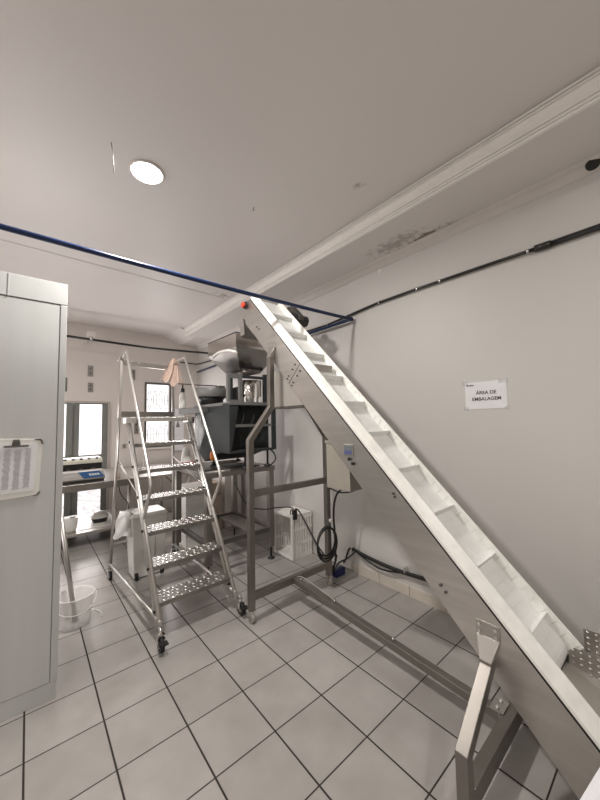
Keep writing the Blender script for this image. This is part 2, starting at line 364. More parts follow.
# the ceiling downlight in view; unseen added lamps follow further down
LP = [(-.445, .121, 'round glowing white downlight recessed in the ceiling')]
for i, (x, y, lab) in enumerate(LP):
    t = thing('ceiling_light', lab, 'ceiling light', (x, y, HT))
    MB().lathe((x, y, HT), [(.112, .002), (.114, -.006), (.107, -.012), (.097, -.010), (.097, .002)], 32).build('trim_ring', 'plaster', t)
    MB().disc((x, y, HT-.004), .098, .008, (0, 0, 1), 32).build('diffuser', 'lamp', t)
for (x, y, L) in ((-.678, .005, (.03, .30)), (.311, -.025, (.004, .03))):
    o = MB().tube([(x, y, HT+.001), (x+L[0]*.3, y+.02, HT-.02), (x+L[0], y+L[1]*.2, HT-L[1]*.5)], .0022, 5).build('loose_wire', 'rope')
    rebase(o, (x, y, HT)); tag(o, 'thin loose wire hanging from the ceiling left of the downlight' if x < 0 else 'very short thin wire stub in the ceiling right of the downlight', 'wire')
o = MB().disc((1.600, -1.855, 3.140), .036, .03, (-.6, -.2, -.8), 20).build('detector_dome', 'black_gloss'); rebase(o, (1.60, -1.855, 3.14))
tag(o, 'black oval sensor on the cove at the top of the right wall', 'sensor')

# pipes
t = thing('blue_pipe', 'dark blue pipe crossing the room overhead and turning along the right wall', 'pipe', (1.6, .1, 2.64))
MB().tube(smooth_path([(-3.9, .22, 2.68), (-1.16, .20, 2.676), (-.7, .19, 2.672), (.3, .17, 2.668), (1.2, .13, 2.668), (1.56, .10, 2.668)], 6)+[(1.59, .11, 2.668), (1.60, .16, 2.668), (1.6, .77, 2.668), (1.6, 2.5, 2.66), (1.61, 4.25, 2.637)], .0165, 12).build('pipe_run', 'blue_pipe', t)
MB().disc((1.585, .105, 2.668), .022, .05, (1, 0, 0), 14).build('elbow', 'blue_pipe', t)
for y in (.9, 2.6): MB().bar((1.6, y, 2.665), (1.66, y, 2.665), .02, .02).build('pipe_clip', 'plaster', t)
t = thing('black_conduit', 'black conduit pipe running along the upper right wall', 'pipe', (1.62, -1, 2.744))
MB().tube([(1.625, -4.5, 2.735), (1.625, -1.58, 2.742)], .019, 10).tube([(1.625, -1.58, 2.744), (1.625, -.65, 2.757), (1.625, -.2, 2.754), (1.625, .5, 2.705), (1.625, 2.4, 2.735), (1.625, 4.2, 2.80), (1.60, 4.25, 2.80), (1.27, 4.27, 2.81)], .012, 10).build('pipe_run', 'black_gloss', t)
MB().tube([(1.625, -1.62, 2.742), (1.625, -1.53, 2.744)], .024, 12).build('coupling', 'black_gloss', t)
for y, z in ((-1.49, 2.745), (-.86, 2.755), (-.65, 2.757), (-.24, 2.755), (.48, 2.707)): MB().tube([(1.625, y-.007, z), (1.625, y+.007, z)], .018, 10).build('pipe_clip', 'chrome', t)
t = thing('black_pipe', 'black pipe hanging level in front of the back wall above the door', 'pipe', (0, 3.7, 2.9))
MB().tube([(-4.1, 3.7, 2.99), (-.6, 3.7, 2.922), (.55, 3.7, 2.895), (1.06, 3.7, 2.912), (1.645, 3.7, 2.935)], .019, 10).build('pipe_run', 'black_gloss', t)
MB().box((-.36, 3.66, 2.945), (-.25, 3.76, 3.035)).box((-.32, 3.76, 2.98), (-.29, YB, 3.01)).build('pipe_hanger', 'plaster', t, .004)
MB().disc((-.31, 3.67, 2.925), .02, .05, (0, 0, 1), 10).build('hanger_bolt', 'chrome', t)

# sign on the right wall
Y0, Y1, Z0, Z1 = -1.008, -1.300, 1.658, 1.866
t = thing('wall_sign', 'white laminated paper sign with black lettering taped to the right wall', 'sign', (XR, -1.155, Z0))
MB().box((XR-.003, Y1, Z0), (XR, Y0, Z1)).build('laminate', 'paper', t)
for body, z in (('ÁREA DE', 1.770), ('EMBALAGEM', 1.722)):
    mb = MB(); text_mb(body, .036, (XR-.0045, -1.160, z), (0, -1, 0), (0, 0, 1), mb, 0, bold=.0007); mb.build('lettering', 'ink', t)
mb = MB().box((XR-.0045, -1.034, 1.838), (XR-.003, -1.022, 1.850))
for k in range(6): mb.box((XR-.0045, -1.040-k*.006-.004, 1.839), (XR-.003, -1.040-k*.006, 1.847))
mb.build('printed_mark', 'ink', t)
mb = MB()
for (ya, yb, za, zb) in ((Y0+.012, Y0-.018, Z1-.02, Z1+.01), (Y1+.05, Y1-.012, Z1-.022, Z1+.008), (Y0+.012, Y0-.018, Z0-.008, Z0+.018), (Y1+.018, Y1-.012, Z0-.008, Z0+.018)):
    MB().box((XR-.0042, min(ya, yb), za), (XR-.0002, max(ya, yb), zb)).build('tape', 'film', t)
o = MB().disc((XR-.001, -.24, 3.085), .022, .004, (1, 0, 0), 14).build('filler_patch', 'plaster'); rebase(o, (XR, -.24, 3.085))
tag(o, 'small round white filler patch on the right wall just below the cove', 'patch')

# ------------------------------------------------------------------ cold-room panel unit at the left
FX, FY = -.845, .362
t = thing('panel_cabinet', 'tall white insulated panel cabinet filling the left edge, clipboard on its front', 'cabinet', (-1.6, .65, 0))
MB().box((-2.6, FY, .10), (FX-.036, 1.0, 2.350)).build('front_panel', 'panel', t, .003)
MB().box((FX-.034, FY-.004, .10), (FX, 1.0, 2.350)).build('corner_trim', 'panel_trim', t, .003)
MB().box((-2.6, FY-.003, 2.354), (FX, 1.0, 2.49)).build('top_panel', 'panel', t, .002)
MB().box((-1.127, FY-.005, 2.352), (-1.123, FY, 2.488)).build('panel_seam', 'panel_trim', t)
MB().box((-2.6, FY+.002, 0), (FX-.004, 1.0, .098)).build('plinth', 'panel', t, .003)
MB().box((FX-.004, FY+.02, 1.81), (FX+.012, FY+.05, 1.90)).build('latch', 'dark_steel', t, .004)

# clipboard, slightly turned, hooked on the panel
t = thing('clipboard', 'clipboard with a printed form hung on the front of the white panel cabinet', 'clipboard', (-1.06, FY-.01, 1.19))
yb = FY-.006
P = lambda x, z, y=yb: (x, y, z)
MB().prism([P(-1.180, 1.182), P(-.972, 1.192), P(-.956, 1.21), P(-.946, 1.50), P(-.958, 1.516), P(-1.186, 1.530)], (0, .006, 0)).build('board', 'white_plastic', t, .002)
mb = MB().prism([P(-1.178, 1.215, yb-.002), P(-.982, 1.222, yb-.002), P(-.968, 1.494, yb-.002), P(-1.180, 1.500, yb-.002)], (0, .002, 0))
mb.build('paper', 'paper', t)
mb = MB()
for k, x in enumerate((-1.152, -1.105, -1.060, -1.015)):
    for j in range(34):
        z = 1.240+j*.0066+(k % 2)*.004; wd = .012+.008*random.random()
        mb.box((x-wd+(j*.0002), yb-.0030, z), (x+wd*.7+(j*.0002), yb-.0020, z+.0028))
mb.build('printed_columns', 'ink_grey', t)
mb = MB().box((-1.118, yb-.012, 1.478), (-1.010, yb-.002, 1.486)).prism([P(-1.085, 1.486, yb-.010), P(-1.045, 1.486, yb-.010), P(-1.052, 1.520, yb-.010), P(-1.078, 1.520, yb-.010)], (0, .008, 0))
mb.disc((-1.065, yb-.012, 1.505), .010, .004, (0, 1, 0), 12)
mb.build('spring_clip', 'dark_steel', t, .002)
MB().prism([P(-.985, 1.517, yb-.003), P(-.985, 1.513, yb-.003), P(-.958, 1.508, yb-.003), P(-.950, 1.485, yb-.003), P(-.944, 1.487, yb-.003), P(-.946, 1.505, yb-.003), P(-.956, 1.519, yb-.003)], (0, .006, 0)).build('corner_guard', 'dark_steel', t)
MB().prism([P(-.985, 1.190, yb-.003), P(-.97, 1.193, yb-.003), P(-.955, 1.212, yb-.003), P(-.951, 1.209, yb-.003), P(-.958, 1.195, yb-.003), P(-.972, 1.187, yb-.003)], (0, .006, 0)).build('corner_guard', 'dark_steel', t)

# ------------------------------------------------------------------ bucket with a steel tube in it
bx, by = -.690, 1.135
t = thing('bucket', 'cloudy white plastic bucket with a wire handle beside the panel cabinet', 'bucket', (bx, by, 0))
MB().lathe((bx, by, 0), [(0, .004), (.100, .004), (.110, .012), (.136, .232), (.144, .232), (.144, .242), (.132, .242), (.126, .22), (.105, .02), (0, .016)], 32).build('pail', 'white_clear', t)
hp = [(bx+.145*math.cos(a), by-.03-.10*math.sin(a), .225-.10*math.sin(a)) for a in [PI*k/14 for k in range(15)]]
MB().tube(smooth_path(hp, 2), .0035, 6).build('handle', 'white_plastic', t)
t = thing('steel_tube', 'grey steel tube standing in the bucket and leaning towards the cabinet', 'tube', (bx, by, .02))
MB().tube([(-.688, 1.14, .045), (-.79, 1.20, .86)], .017, 10).build('tube_body', 'steel', t)
MB().tube([(-.686, 1.139, .02), (-.689, 1.14, .07)], .019, 10).build('rubber_foot', 'black', t)
MB().tube(smooth_path([(-.775, 1.19, .72), (-.76, 1.19, .60), (-.735, 1.17, .50)], 4), .008, 8).build('brace', 'steel', t)
o = MB().tube([(bx+.02+.17*math.cos(a), by+.02+.17*math.sin(a), .006) for a in [-.3+k*.16 for k in range(14)]], .004, 6).build('white_hose', 'white_plastic'); rebase(o, (bx+.1, by+.1, 0))
tag(o, 'thin white hose curled on the floor behind the bucket', 'hose')

# ------------------------------------------------------------------ side table by the back wall
TX0, TX1, TY0, TY1, TZ = -1.5, .93, 2.76, 4.16, .862
t = thing('side_table', 'long steel work table with a lower shelf in front of the back door', 'table', (-.3, 3.4, 0))
MB().box((TX0, TY0, TZ-.035), (TX1, TY1, TZ)).build('table_top', 'steel', t, .004)
MB().box((TX0-.004, TY0-.006, TZ-.085), (.16, TY0+.03, TZ-.004)).build('apron', 'frame_steel', t)
MB().box((TX0, TY0+.24, .165), (.16, TY1-.06, .20)).build('lower_shelf', 'steel', t, .003)
for x, y in ((-1.42, 3.06), (.12, 3.06), (.88, 2.84), (.88, 4.10), (.12, 4.05), (-1.42, 4.05)):
    MB().tube([(x, y, 0), (x, y, TZ-.035)], .021, 12).build('leg', 'steel', t)
MB().bar((.12, 2.85, .30), (.88, 2.85, .30), .025, .025).bar((.55, 2.85, .82), (.86, 2.85, .50), .02, .02).build('leg_brace', 'frame_steel', t)

t = thing('bag_sealer', 'bag sealing machine with dark knobs on its cream top on the side table', 'sealing machine', (-.55, 3.45, TZ))
MB().box((-.95, 3.33, TZ), (-.185, 3.62, 1.06)).build('body', 'black_gloss', t, .006)
MB().prism([(-.95, 3.30, 1.06), (-.95, 3.30, 1.10), (-.95, 3.36, 1.125), (-.95, 3.64, 1.13), (-.95, 3.64, 1.06)], (.765, 0, 0)).build('cream_cover', 'cream', t, .004)
for k in range(8): MB().disc((-.90+k*.093, 3.345, 1.122), .020, .022, (0, -.3, 1), 10).build('knob', 'black_gloss', t)
for k in range(5): MB().disc((-.86+k*.14, 3.325, .97), .028, .02, (0, 1, 0), 12).build('roller_wheel', 'dark_steel', t)
t = thing('control_unit', 'grey and blue boxed control unit in front of the sealing machine', 'control unit', (-.55, 2.95, TZ))
MB().prism([(-.98, 2.84, .895), (-.98, 2.82, .915), (-.98, 2.95, .990), (-.98, 3.14, .995), (-.98, 3.14, .895)], (.76, 0, 0)).build('casing', 'grey_box', t, .004)
MB().box((-.95, 2.86, TZ), (-.23, 3.12, .895)).build('base', 'black_gloss', t)
fr = lambda x, k, o=.002: (x, 2.82+.13*k-.5*o, .915+.075*k+.85*o)
def slab(x0, x1, k0, k1, o0, o1, sk=0, mb=None):
    return (mb or MB()).hexa([fr(x0, k0, o0), fr(x1, k0, o0), fr(x1-sk, k1, o0), fr(x0-sk, k1, o0), fr(x0, k0, o1), fr(x1, k0, o1), fr(x1-sk, k1, o1), fr(x0-sk, k1, o1)])
slab(-.46, -.225, .04, .96, 0, .003, .05).build('blue_label', 'blue', t)
mb = MB()
for k in range(9): x = -.76+k*.028; slab(x, x+.018, .35, .62, 0, .003, .01, mb)
mb.build('printed_strip', 'ink_grey', t)
mb = MB()
for k in range(4): x = -.39+k*.03; slab(x, x+.022, .35, .62, .003, .005, .01, mb)
mb.build('label_strip', 'panel', t)
o = MB().lathe((-.055, 2.95, TZ), [(0, 0), (.034, 0), (.04, .03), (.034, .07), (.0, .075)], 14).build('tape_roll', 'cardboard'); rebase(o, (-.055, 2.95, TZ))
tag(o, 'small brown roll on the side table right of the control unit', 'roll')
t = thing('spray_bottle', 'clear spray bottle with a dark trigger on the side table behind the ladder', 'bottle', (.50, 3.75, TZ))
MB().lathe((.50, 3.75, TZ), [(0, 0), (.035, 0), (.037, .01), (.037, .10), (.014, .13), (.014, .145)], 16).build('bottle_body', 'film', t)
MB().box((.486, 3.70, TZ+.145), (.514, 3.77, TZ+.185)).bar((.5, 3.71, TZ+.15), (.5, 3.70, TZ+.10), .012, .012).tube([(.5, 3.75, TZ+.02), (.5, 3.75, TZ+.145)], .004, 6).build('trigger', 'black_gloss', t, .003)
# on the lower shelf
o = MB().box((-.46, 3.12, .20), (.0, 3.86, .206)).build('white_sheet', 'white_plastic'); rebase(o, (-.23, 3.5, .2))
tag(o, 'flat white sheet lying on the lower shelf of the side table', 'sheet')
t = thing('plastic_jug', 'white plastic jug at the left end of the lower shelf', 'jug', (-.56, 3.20, .2))
MB().lathe((-.57, 3.22, .2), [(0, 0), (.075, 0), (.085, .02), (.10, .15), (.08, .17), (0, .172)], 20, sq=4).build('jug_body', 'white_plastic', t)
MB().tube([(-.53, 3.22, .372), (-.53, 3.22, .385)], .03, 12).build('jug_cap', 'white_plastic', t)
t = thing('plastic_tub', 'dark tub with a domed white lid on the white sheet', 'tub', (-.19, 3.42, .206))
MB().lathe((-.19, 3.42, .206), [(0, 0), (.085, 0), (.105, .06), (0, .06)], 20, sq=3).build('tub_body', 'black_gloss', t)
MB().lathe((-.19, 3.42, .266), [(.11, 0), (.112, .02), (.075, .075), (0, .085)], 20, sq=3).build('lid', 'white_plastic', t)
t = thing('cable_tangle', 'tangle of black cables at the right end of the lower shelf', 'cable', (.1, 3.3, .2))
for k in range(5):
    pts = [(.02+.14*random.random()-.02, 3.06+.25*random.random(), .215+.16*random.random()*(j % 2)) for j in range(7)]
    MB().tube(smooth_path(pts, 5), .006, 6).build('cable', 'black', t)
MB().tube(smooth_path([(-.08, 2.765, .80), (-.06, 2.755, .70), (-.02, 2.75, .62), (.06, 2.90, .52), (.10, 3.02, .44), (.11, 3.05, .25)], 5), .006, 6).build('hanging_cable', 'black', t)

# ------------------------------------------------------------------ platform ladder
LX0, LX1 = -.248, .362
t = thing('platform_ladder', 'aluminium rolling platform ladder with tread plate steps and tall handrails', 'ladder', (.05, 1.1, 0))
def stair(z): return .40+(z-.12)*(1.08/1.55)          # y of the stair line at height z
PZ = 1.66
for X, sgn, yr, xb0, xb1 in ((LX0, 1, 1.79, -.328, -.268), (LX1, -1, 1.90, .350, .338)):
    for off in (0, .075):
        MB().tube([(X, stair(.10)+off+(0 if off == 0 else .01), .10), (X, stair(PZ)+off*.7, PZ)], .0165, 10).build('stile', 'alu', t)
    MB().tube([(xb0, yr, .10), (xb1, yr, PZ)], .015, 10).build('rear_leg', 'steel', t)
    MB().tube([(X, stair(.10)+.02, .16), (xb0, yr, .155)], .014, 10).build('base_rail', 'alu', t)
    MB().tube([(xb1, yr, 1.20), (X, stair(.97)+.09, .97)], .008, 8).build('side_brace', 'steel', t)
    MB().bar((xb1, yr, PZ), (xb1+.012*sgn, yr, 2.33), .028, .028, (0, 1, 0)).build('guard_post', 'steel', t)
    ya = 1.57
    hr = smooth_path([(xb1, yr, 2.30), (xb1, yr-.05, 2.335), (X, ya+.05, 2.36), (X, ya, 2.33), (X, ya-.08, 2.225)], 5)+smooth_path([(X, .755, 1.22), (X, .69, 1.12), (X, .70, 1.04), (X, stair(.80)-.02, .82), (X, stair(.77), .765)], 6)
    MB().tube(hr, .0135, 10).build('handrail', 'alu', t)
    MB().disc((xb1, yr, 2.30), .017, .06, (1, 0, 0), 12).build('rail_end', 'chrome', t)
    for (xc, yc, big) in ((X-.015*sgn, .345, True), (xb0, yr, False)):
        r = .05 if big else .045
        cst = MB().box((xc-.024, yc-.016, r), (xc-.018, yc+.02, r*2+.012)).box((xc+.018, yc-.016, r), (xc+.024, yc+.02, r*2+.012)).box((xc-.024, yc-.018, r*2+.004), (xc+.024, yc+.022, r*2+.016)).tube([(xc, yc, r*2+.01), (xc, yc+.03, .15)], .012, 8).build('caster', 'chrome', t)
        MB().disc((xc, yc, r), r, .026, (1, 0, 0), 20).build('wheel', 'black', cst)
        MB().disc((xc, yc, r), r*.5, .03, (1, 0, 0), 16).build('wheel_hub', 'steel', cst)
        if big: MB().box((xc-.03, yc-.075, r+.02), (xc+.03, yc-.03, r+.03)).build('brake_pedal', 'black', cst)
    for z in (.2, .45, .70, .95, 1.20, 1.42): MB().disc((X, stair(z)+.045, z), .011, .05, (1, 0, 0), 8).build('bolt', 'black_gloss', t)
def tread(z, y0, y1, name):
    mb = MB().box((LX0+.014, y0, z-.032), (LX1-.014, y1, z)); nx = 16; ny = max(4, int((y1-y0)/.042)); mb.m(1)
    for i in range(nx):
        for j in range(ny):
            x = LX0+.05+(LX1-LX0-.10)*(i+.5*(j % 2))/(nx-.5); y = y0+.018+(y1-y0-.036)*j/(ny-1)
            a = PI/4 if (i+j) % 2 else -PI/4; dx, dy = math.cos(a)*.019, math.sin(a)*.019; ex, ey = -math.sin(a)*.0065, math.cos(a)*.0065
            mb.hexa([(x-dx, y-dy, z), (x+ex, y+ey, z), (x+dx, y+dy, z), (x-ex, y-ey, z), (x-dx*.7, y-dy*.7, z+.006), (x+ex*.5, y+ey*.5, z+.006), (x+dx*.7, y+dy*.7, z+.006), (x-ex*.5, y-ey*.5, z+.006)])
    return mb.build(name, ['tread', 'tread_stud'], t)
for z in (.262, .475, .70, .935, 1.17, 1.405): tread(z, stair(z)-.02, stair(z)+.165, 'step')
tread(PZ, stair(PZ)-.03, 1.78, 'platform')
MB().bar((LX0, stair(PZ)-.035, PZ-.02), (LX1, stair(PZ)-.035, PZ-.02), .03, .04).build('platform_edge', 'alu', t, .003)
MB().bar((-.262, 1.80, PZ+.045), (.335, 1.88, PZ+.045), .012, .06).build('kick_board', 'frame_steel', t)
MB().bar((-.27, 1.79, 2.27), (.335, 1.90, 2.27), .022, .05).build('back_rail', 'steel', t, .002)
MB().bar((-.315, 1.79, .35), (.348, 1.90, .35), .02, .02).build('rear_stretcher', 'steel', t)
MB().box((LX0-.035, stair(PZ)-.07, PZ-.055), (LX0+.06, stair(PZ)+.06, PZ-.002)).build('corner_bracket', 'alu', t, .003)
MB().box((LX1-.035, stair(PZ)-.07, PZ-.055), (LX1+.02, stair(PZ)+.06, PZ-.002)).build('corner_bracket', 'alu', t, .003)
for X in (LX0+.075, LX1+.03): MB().box((X-.012, stair(PZ)-.07, PZ-.065), (X+.012, stair(PZ)-.02, PZ)).build('corner_plug', 'black', t, .003)

# thin peach plastic sheet hung over the right guard post, gathered at the top
mb = MB(); nu, nv = 28, 16; vs = []; fs = []
for i in range(nv):
    k = i/(nv-1)
    for j in range(nu):
        u = j/(nu-1)*2-1; wd = .045+.095*k**.8
        drop = (.30+.05*math.sin(2.3*u+.6)-.07*max(0, u)+.03*math.sin(9*u))*k
        fold = (.008+.030*k)*math.sin(7.5*u+1.2*k)+.010*k*math.sin(17*u+3*k)
        vs.append((.335-.03*k+u*wd+.012*k*math.sin(5*k+3*u), 1.862+fold-.02*k+.01*abs(u), 2.395-.05*u*u-drop))
for i in range(nv-1):
    for j in range(nu-1): fs.append((i*nu+j, i*nu+j+1, (i+1)*nu+j+1, (i+1)*nu+j))
o = mb.add(vs, fs, True).build('plastic_sheet', 'pink'); rebase(o, (.33, 1.86, 2.2))
so = o.modifiers.new('film', 'SOLIDIFY'); so.thickness = .0015
tag(o, 'crumpled peach plastic sheet draped over the right rear post of the ladder', 'plastic sheet')
t = thing('cleaner_bottle', 'slim white bottle with a black pump beside the ladder platform', 'bottle', (.545, 2.15, 1.79))
MB().lathe((.545, 2.15, 1.792), [(0, 0), (.040, 0), (.044, .01), (.044, .16), (.022, .20), (.022, .21)], 16).build('bottle_body', 'white_plastic', t)
MB().lathe((.545, 2.15, 2.002), [(.026, 0), (.026, .05), (.010, .06), (.010, .13), (0, .13)], 12).build('pump', 'black_gloss', t)

# ------------------------------------------------------------------ bin and things under the ladder / weigher
t = thing('waste_bin', 'tall white plastic waste bin with a lid behind the ladder steps', 'bin', (0, 1.75, 0))
MB().hexa([(-.15, 1.60, .01), (.14, 1.60, .01), (.14, 1.82, .01), (-.15, 1.82, .01), (-.185, 1.56, .63), (.165, 1.56, .63), (.165, 1.86, .63), (-.185, 1.86, .63)]).build('bin_body', 'white_plastic', t, .012)
MB().hexa([(-.20, 1.545, .63), (.175, 1.545, .63), (.175, 1.87, .63), (-.20, 1.87, .63), (-.18, 1.57, .665), (.16, 1.57, .665), (.16, 1.86, .665), (-.18, 1.86, .665)]).build('bin_lid', 'white_plastic', t, .01)
for x in (-.13, .12): MB().disc((x, 1.59, .035), .035, .03, (1, 0, 0), 14).build('wheel', 'black', t)
MB().box((.045, 1.575, .06), (.052, 1.592, .58)).build('body_rib', 'grey_box', t)
mb = MB(); vs = []; fs = []; n = 18
for i in range(8):
    k = i/7
    for j in range(n):
        a = 2*PI*j/n; r = .10+.02*math.sin(4*a+i)+.03*k; vs.append((-.20+r*.75*math.cos(a)-.02*k, 1.70+r*math.sin(a), .675-.22*k+.02*math.sin(3*a+i)))
for i in range(7):
    for j in range(n): fs.append((i*n+j, i*n+(j+1) % n, (i+1)*n+(j+1) % n, (i+1)*n+j))
fs.append(tuple(range(n)))
o = mb.add(vs, fs, True).build('bin_liner', 'white_clear'); rebase(o, (-.2, 1.7, .6)); o.data.materials[0] = M['white_film']; tag(o, 'crumpled white bag liner hanging over the left of the waste bin', 'bag')

def carton(name, x0, y0, z0, x1, y1, z1, m, label, cat, group=None):
    t = thing(name, label, cat, ((x0+x1)/2, (y0+y1)/2, z0), group)
    MB().box((x0, y0, z0), (x1, y1, z1)).build('carton_body', m, t, .006)
    MB().box((x0+.004, y0-.002, (z0+z1)/2-.02), (x1-.004, y0, (z0+z1)/2+.02)).build('packing_tape', 'beige' if m == 'cardboard' else 'plaster', t)
    return t
carton('cardboard_box', .90, 2.42, 0, 1.24, 2.76, .36, 'cardboard', 'pale cardboard box on the floor behind the weigher table, lower of two', 'box', group='cardboard boxes behind the table')
carton('cardboard_box', .92, 2.43, .36, 1.24, 2.75, .70, 'cardboard', 'pale cardboard box stacked on another behind the weigher table', 'box', group='cardboard boxes behind the table')
carton('white_carton', 1.30, 2.44, 0, 1.58, 2.80, .95, 'plaster', 'tall white carton standing at the right wall behind the weigher table', 'box')
# white ribbed basket
t = thing('plastic_basket', 'white ribbed plastic basket stacked under the left end of the weigher table', 'basket', (.70, 2.2, 0))
BX0, BX1, BY0, BY1, BH = .56, .84, 2.06, 2.42, .74
for nm, a, bb in (('side_panel', (BX0, BY0, .0), (BX0+.006, BY1, BH)), ('side_panel', (BX1-.006, BY0, 0), (BX1, BY1, BH)), ('side_panel', (BX0, BY0, 0), (BX1, BY0+.006, BH)), ('side_panel', (BX0, BY1-.006, 0), (BX1, BY1, BH))):
    mb = MB().box(a, bb)
    for k in range(14):
        z = .04+k*.05
        e = .006
        mb.box((a[0]-e, a[1]-e, z), (bb[0]+e, bb[1]+e, z+.016))
    mb.build(nm, 'white_plastic', t)
MB().box((BX0-.012, BY0-.012, BH-.01), (BX1+.012, BY1+.012, BH+.015)).build('rim', 'white_plastic', t, .004)

# ------------------------------------------------------------------ weigher on its steel table
WX_0, WX_1, WY_0, WY_1, WZ = .38, 1.245, 1.05, 2.01, 1.075
t = thing('machine_table', 'steel framed table on levelling feet carrying the grey weighing machine', 'table', (.81, 1.5, 0))
MB().box((WX_0, WY_0, WZ-.055), (WX_1, WY_0+.05, WZ-.004)).box((WX_0, WY_1-.05, WZ-.055), (WX_1, WY_1, WZ-.004)).box((WX_0, WY_0, WZ-.055), (WX_0+.05, WY_1, WZ-.004)).box((WX_1-.05, WY_0, WZ-.055), (WX_1, WY_1, WZ-.004)).box((.78, WY_0, WZ-.05), (.83, WY_1, WZ-.004)).build('top_frame', 'frame_steel', t, .003)
MB().box((WX_0+.06, WY_0+.25, WZ-.02), (WX_0+.42, WY_1-.05, WZ-.002)).build('top_plate', 'dark_steel', t, .002)
for x in (.425, 1.2):
    for y in (1.09, 1.965):
        lg = MB().box((x-.032, y-.032, .14), (x+.032, y+.032, WZ-.05)).build('leg', 'frame_steel', t, .003)
        MB().tube([(x, y, .02), (x, y, .15)], .012, 10).lathe((x, y, 0), [(0, 0), (.042, 0), (.044, .008), (.02, .022), (.012, .03)], 16).build('levelling_foot', 'black', lg)
for a, bb in (((.425, 1.09, .34), (1.2, 1.09, .34)), ((.425, 1.965, .34), (1.2, 1.965, .34)), ((.425, 1.09, .34), (.425, 1.965, .34)), ((1.2, 1.09, .34), (1.2, 1.965, .34))):
    MB().bar(a, bb, .045, .05).build('stretcher', 'dark_steel', t, .002)
MB().box((.95, 1.12, .325), (1.17, 1.94, .345)).build('shelf_plate', 'frame_steel', t, .002)

t = thing('weighing_machine', 'dark grey linear weighing machine with a polished hopper beneath the conveyor head', 'weighing machine', (.85, 1.5, WZ))
X0, Y0_ = .62, 1.15
MB().prism([(X0, Y0_, 1.80), (X0, 1.92, 1.80), (X0, 1.92, 1.28), (X0, 1.62, 1.13), (X0, Y0_, 1.27)], (.61, 0, 0)).build('cabinet', 'grey_paint', t, .006)
mb = MB().prism([(X0-.002, Y0_-.16, 1.80), (X0+.115, Y0_-.16, 1.80), (X0+.02, Y0_-.16, 1.285), (X0-.002, Y0_-.16, 1.285)], (0, .012, 0))
mb.build('gusset_plate', 'grey_paint', t, .001)
MB().box((X0-.002, Y0_-.16, 1.285), (X0+.008, Y0_, 1.80)).build('gusset_side', 'grey_paint', t)
MB().prism([(X0+.030, Y0_-.162, 1.66), (X0+.065, Y0_-.162, 1.68), (X0+.058, Y0_-.162, 1.60), (X0+.030, Y0_-.162, 1.48)], (0, .004, 0)).build('gusset_slot', 'black_gloss', t)
MB().box((X0, Y0_-.17, 1.78), (1.20, 1.95, 1.815)).build('deck', 'grey_paint_light', t, .002)
for (x, y) in ((1.205, Y0_-.14), (1.205, 1.88)): MB().box((x-.02, y-.02, 1.27), (x+.02, y+.02, 1.79)).build('corner_post', 'grey_paint', t)
MB().box((X0+.05, Y0_-.15, 1.54), (1.18, Y0_-.12, 1.57)).build('cross_rail', 'grey_paint_light', t)
MB().box((X0, Y0_-.16, 1.262), (1.19, 1.60, 1.285)).build('base_plate', 'grey_paint', t)
for k in range(3):
    x = .80+k*.13
    MB().tube(smooth_path([(x, 1.10, 1.78), (x+.03, 1.05, 1.66), (x-.02, 1.07, 1.50), (x+.02, 1.08, 1.30)], 5), .009, 8).build('cable', 'black', t)
for (x, y) in ((.84, 1.05), (1.14, 1.05), (.70, 1.55), (1.14, 1.75)):
    MB().tube([(x, y, WZ+.002), (x, y, 1.27)], .012, 8).lathe((x, y, WZ+.002), [(0, 0), (.04, 0), (.042, .012), (.015, .03)], 14).build('machine_foot', 'black', t)
MB().prism([(.66, 1.06, WZ+.0), (.90, 1.04, WZ+.0), (1.08, 1.12, WZ+.0), (1.08, 1.50, WZ+.0), (.66, 1.50, WZ+.0)], (0, 0, .012)).build('foot_plate', 'dark_steel', t)
MB().lathe((X0-.045, 1.30, 1.175), [(0, 0), (.030, 0), (.034, .04), (.033, .07), (.022, .10), (0, .108)], 16).build('orange_knob', 'orange', t)
MB().bar((X0-.045, 1.30, 1.20), (X0+.02, 1.32, 1.265), .02, .02).build('knob_bracket', 'dark_steel', t)
# upright frame under the hopper
fz0, fz1 = 1.815, 2.16
fx0, fx1, fy = .655, .845, 1.10
fr_ = MB().box((fx0, fy, fz0), (fx0+.035, fy+.04, fz1-.03)).box((fx1-.04, fy, fz0), (fx1, fy+.04, fz1)).box((fx0, fy, fz1-.07), (fx1, fy+.04, fz1-.02)).box((fx0, fy, fz0), (fx1, fy+.04, fz0+.03))
fr_.build('hopper_frame', 'grey_paint_light', t, .003)
MB().box((1.14, fy, fz0), (1.18, fy+.04, fz1)).box((fx1, fy, fz1-.06), (1.14, fy+.04, fz1-.03)).box((fx1, fy+.30, fz0), (fx1+.04, fy+.34, fz1)).build('frame_rail', 'grey_paint', t, .003)
MB().box((.90, 1.25, fz0), (1.10, 1.45, 2.02)).build('drive_box', 'black_gloss', t, .006)
MB().lathe((.98, 1.16, fz0), [(0, 0), (.11, 0), (.13, .10), (.13, .26), (.12, .26), (.11, .05), (0, .04)], 24).build('weigh_bucket', 'mirror', t)
for k, (x, y, z) in enumerate(((.86, 1.08, 1.83), (.91, 1.09, 1.84), (.97, 1.03, 1.83), (1.04, 1.05, 1.83))):
    MB().box((x, y, z-.015), (x+.02, y+.02, z+(.20 if k == 2 else .05))).build('white_fitting', 'white_plastic', t, .003)
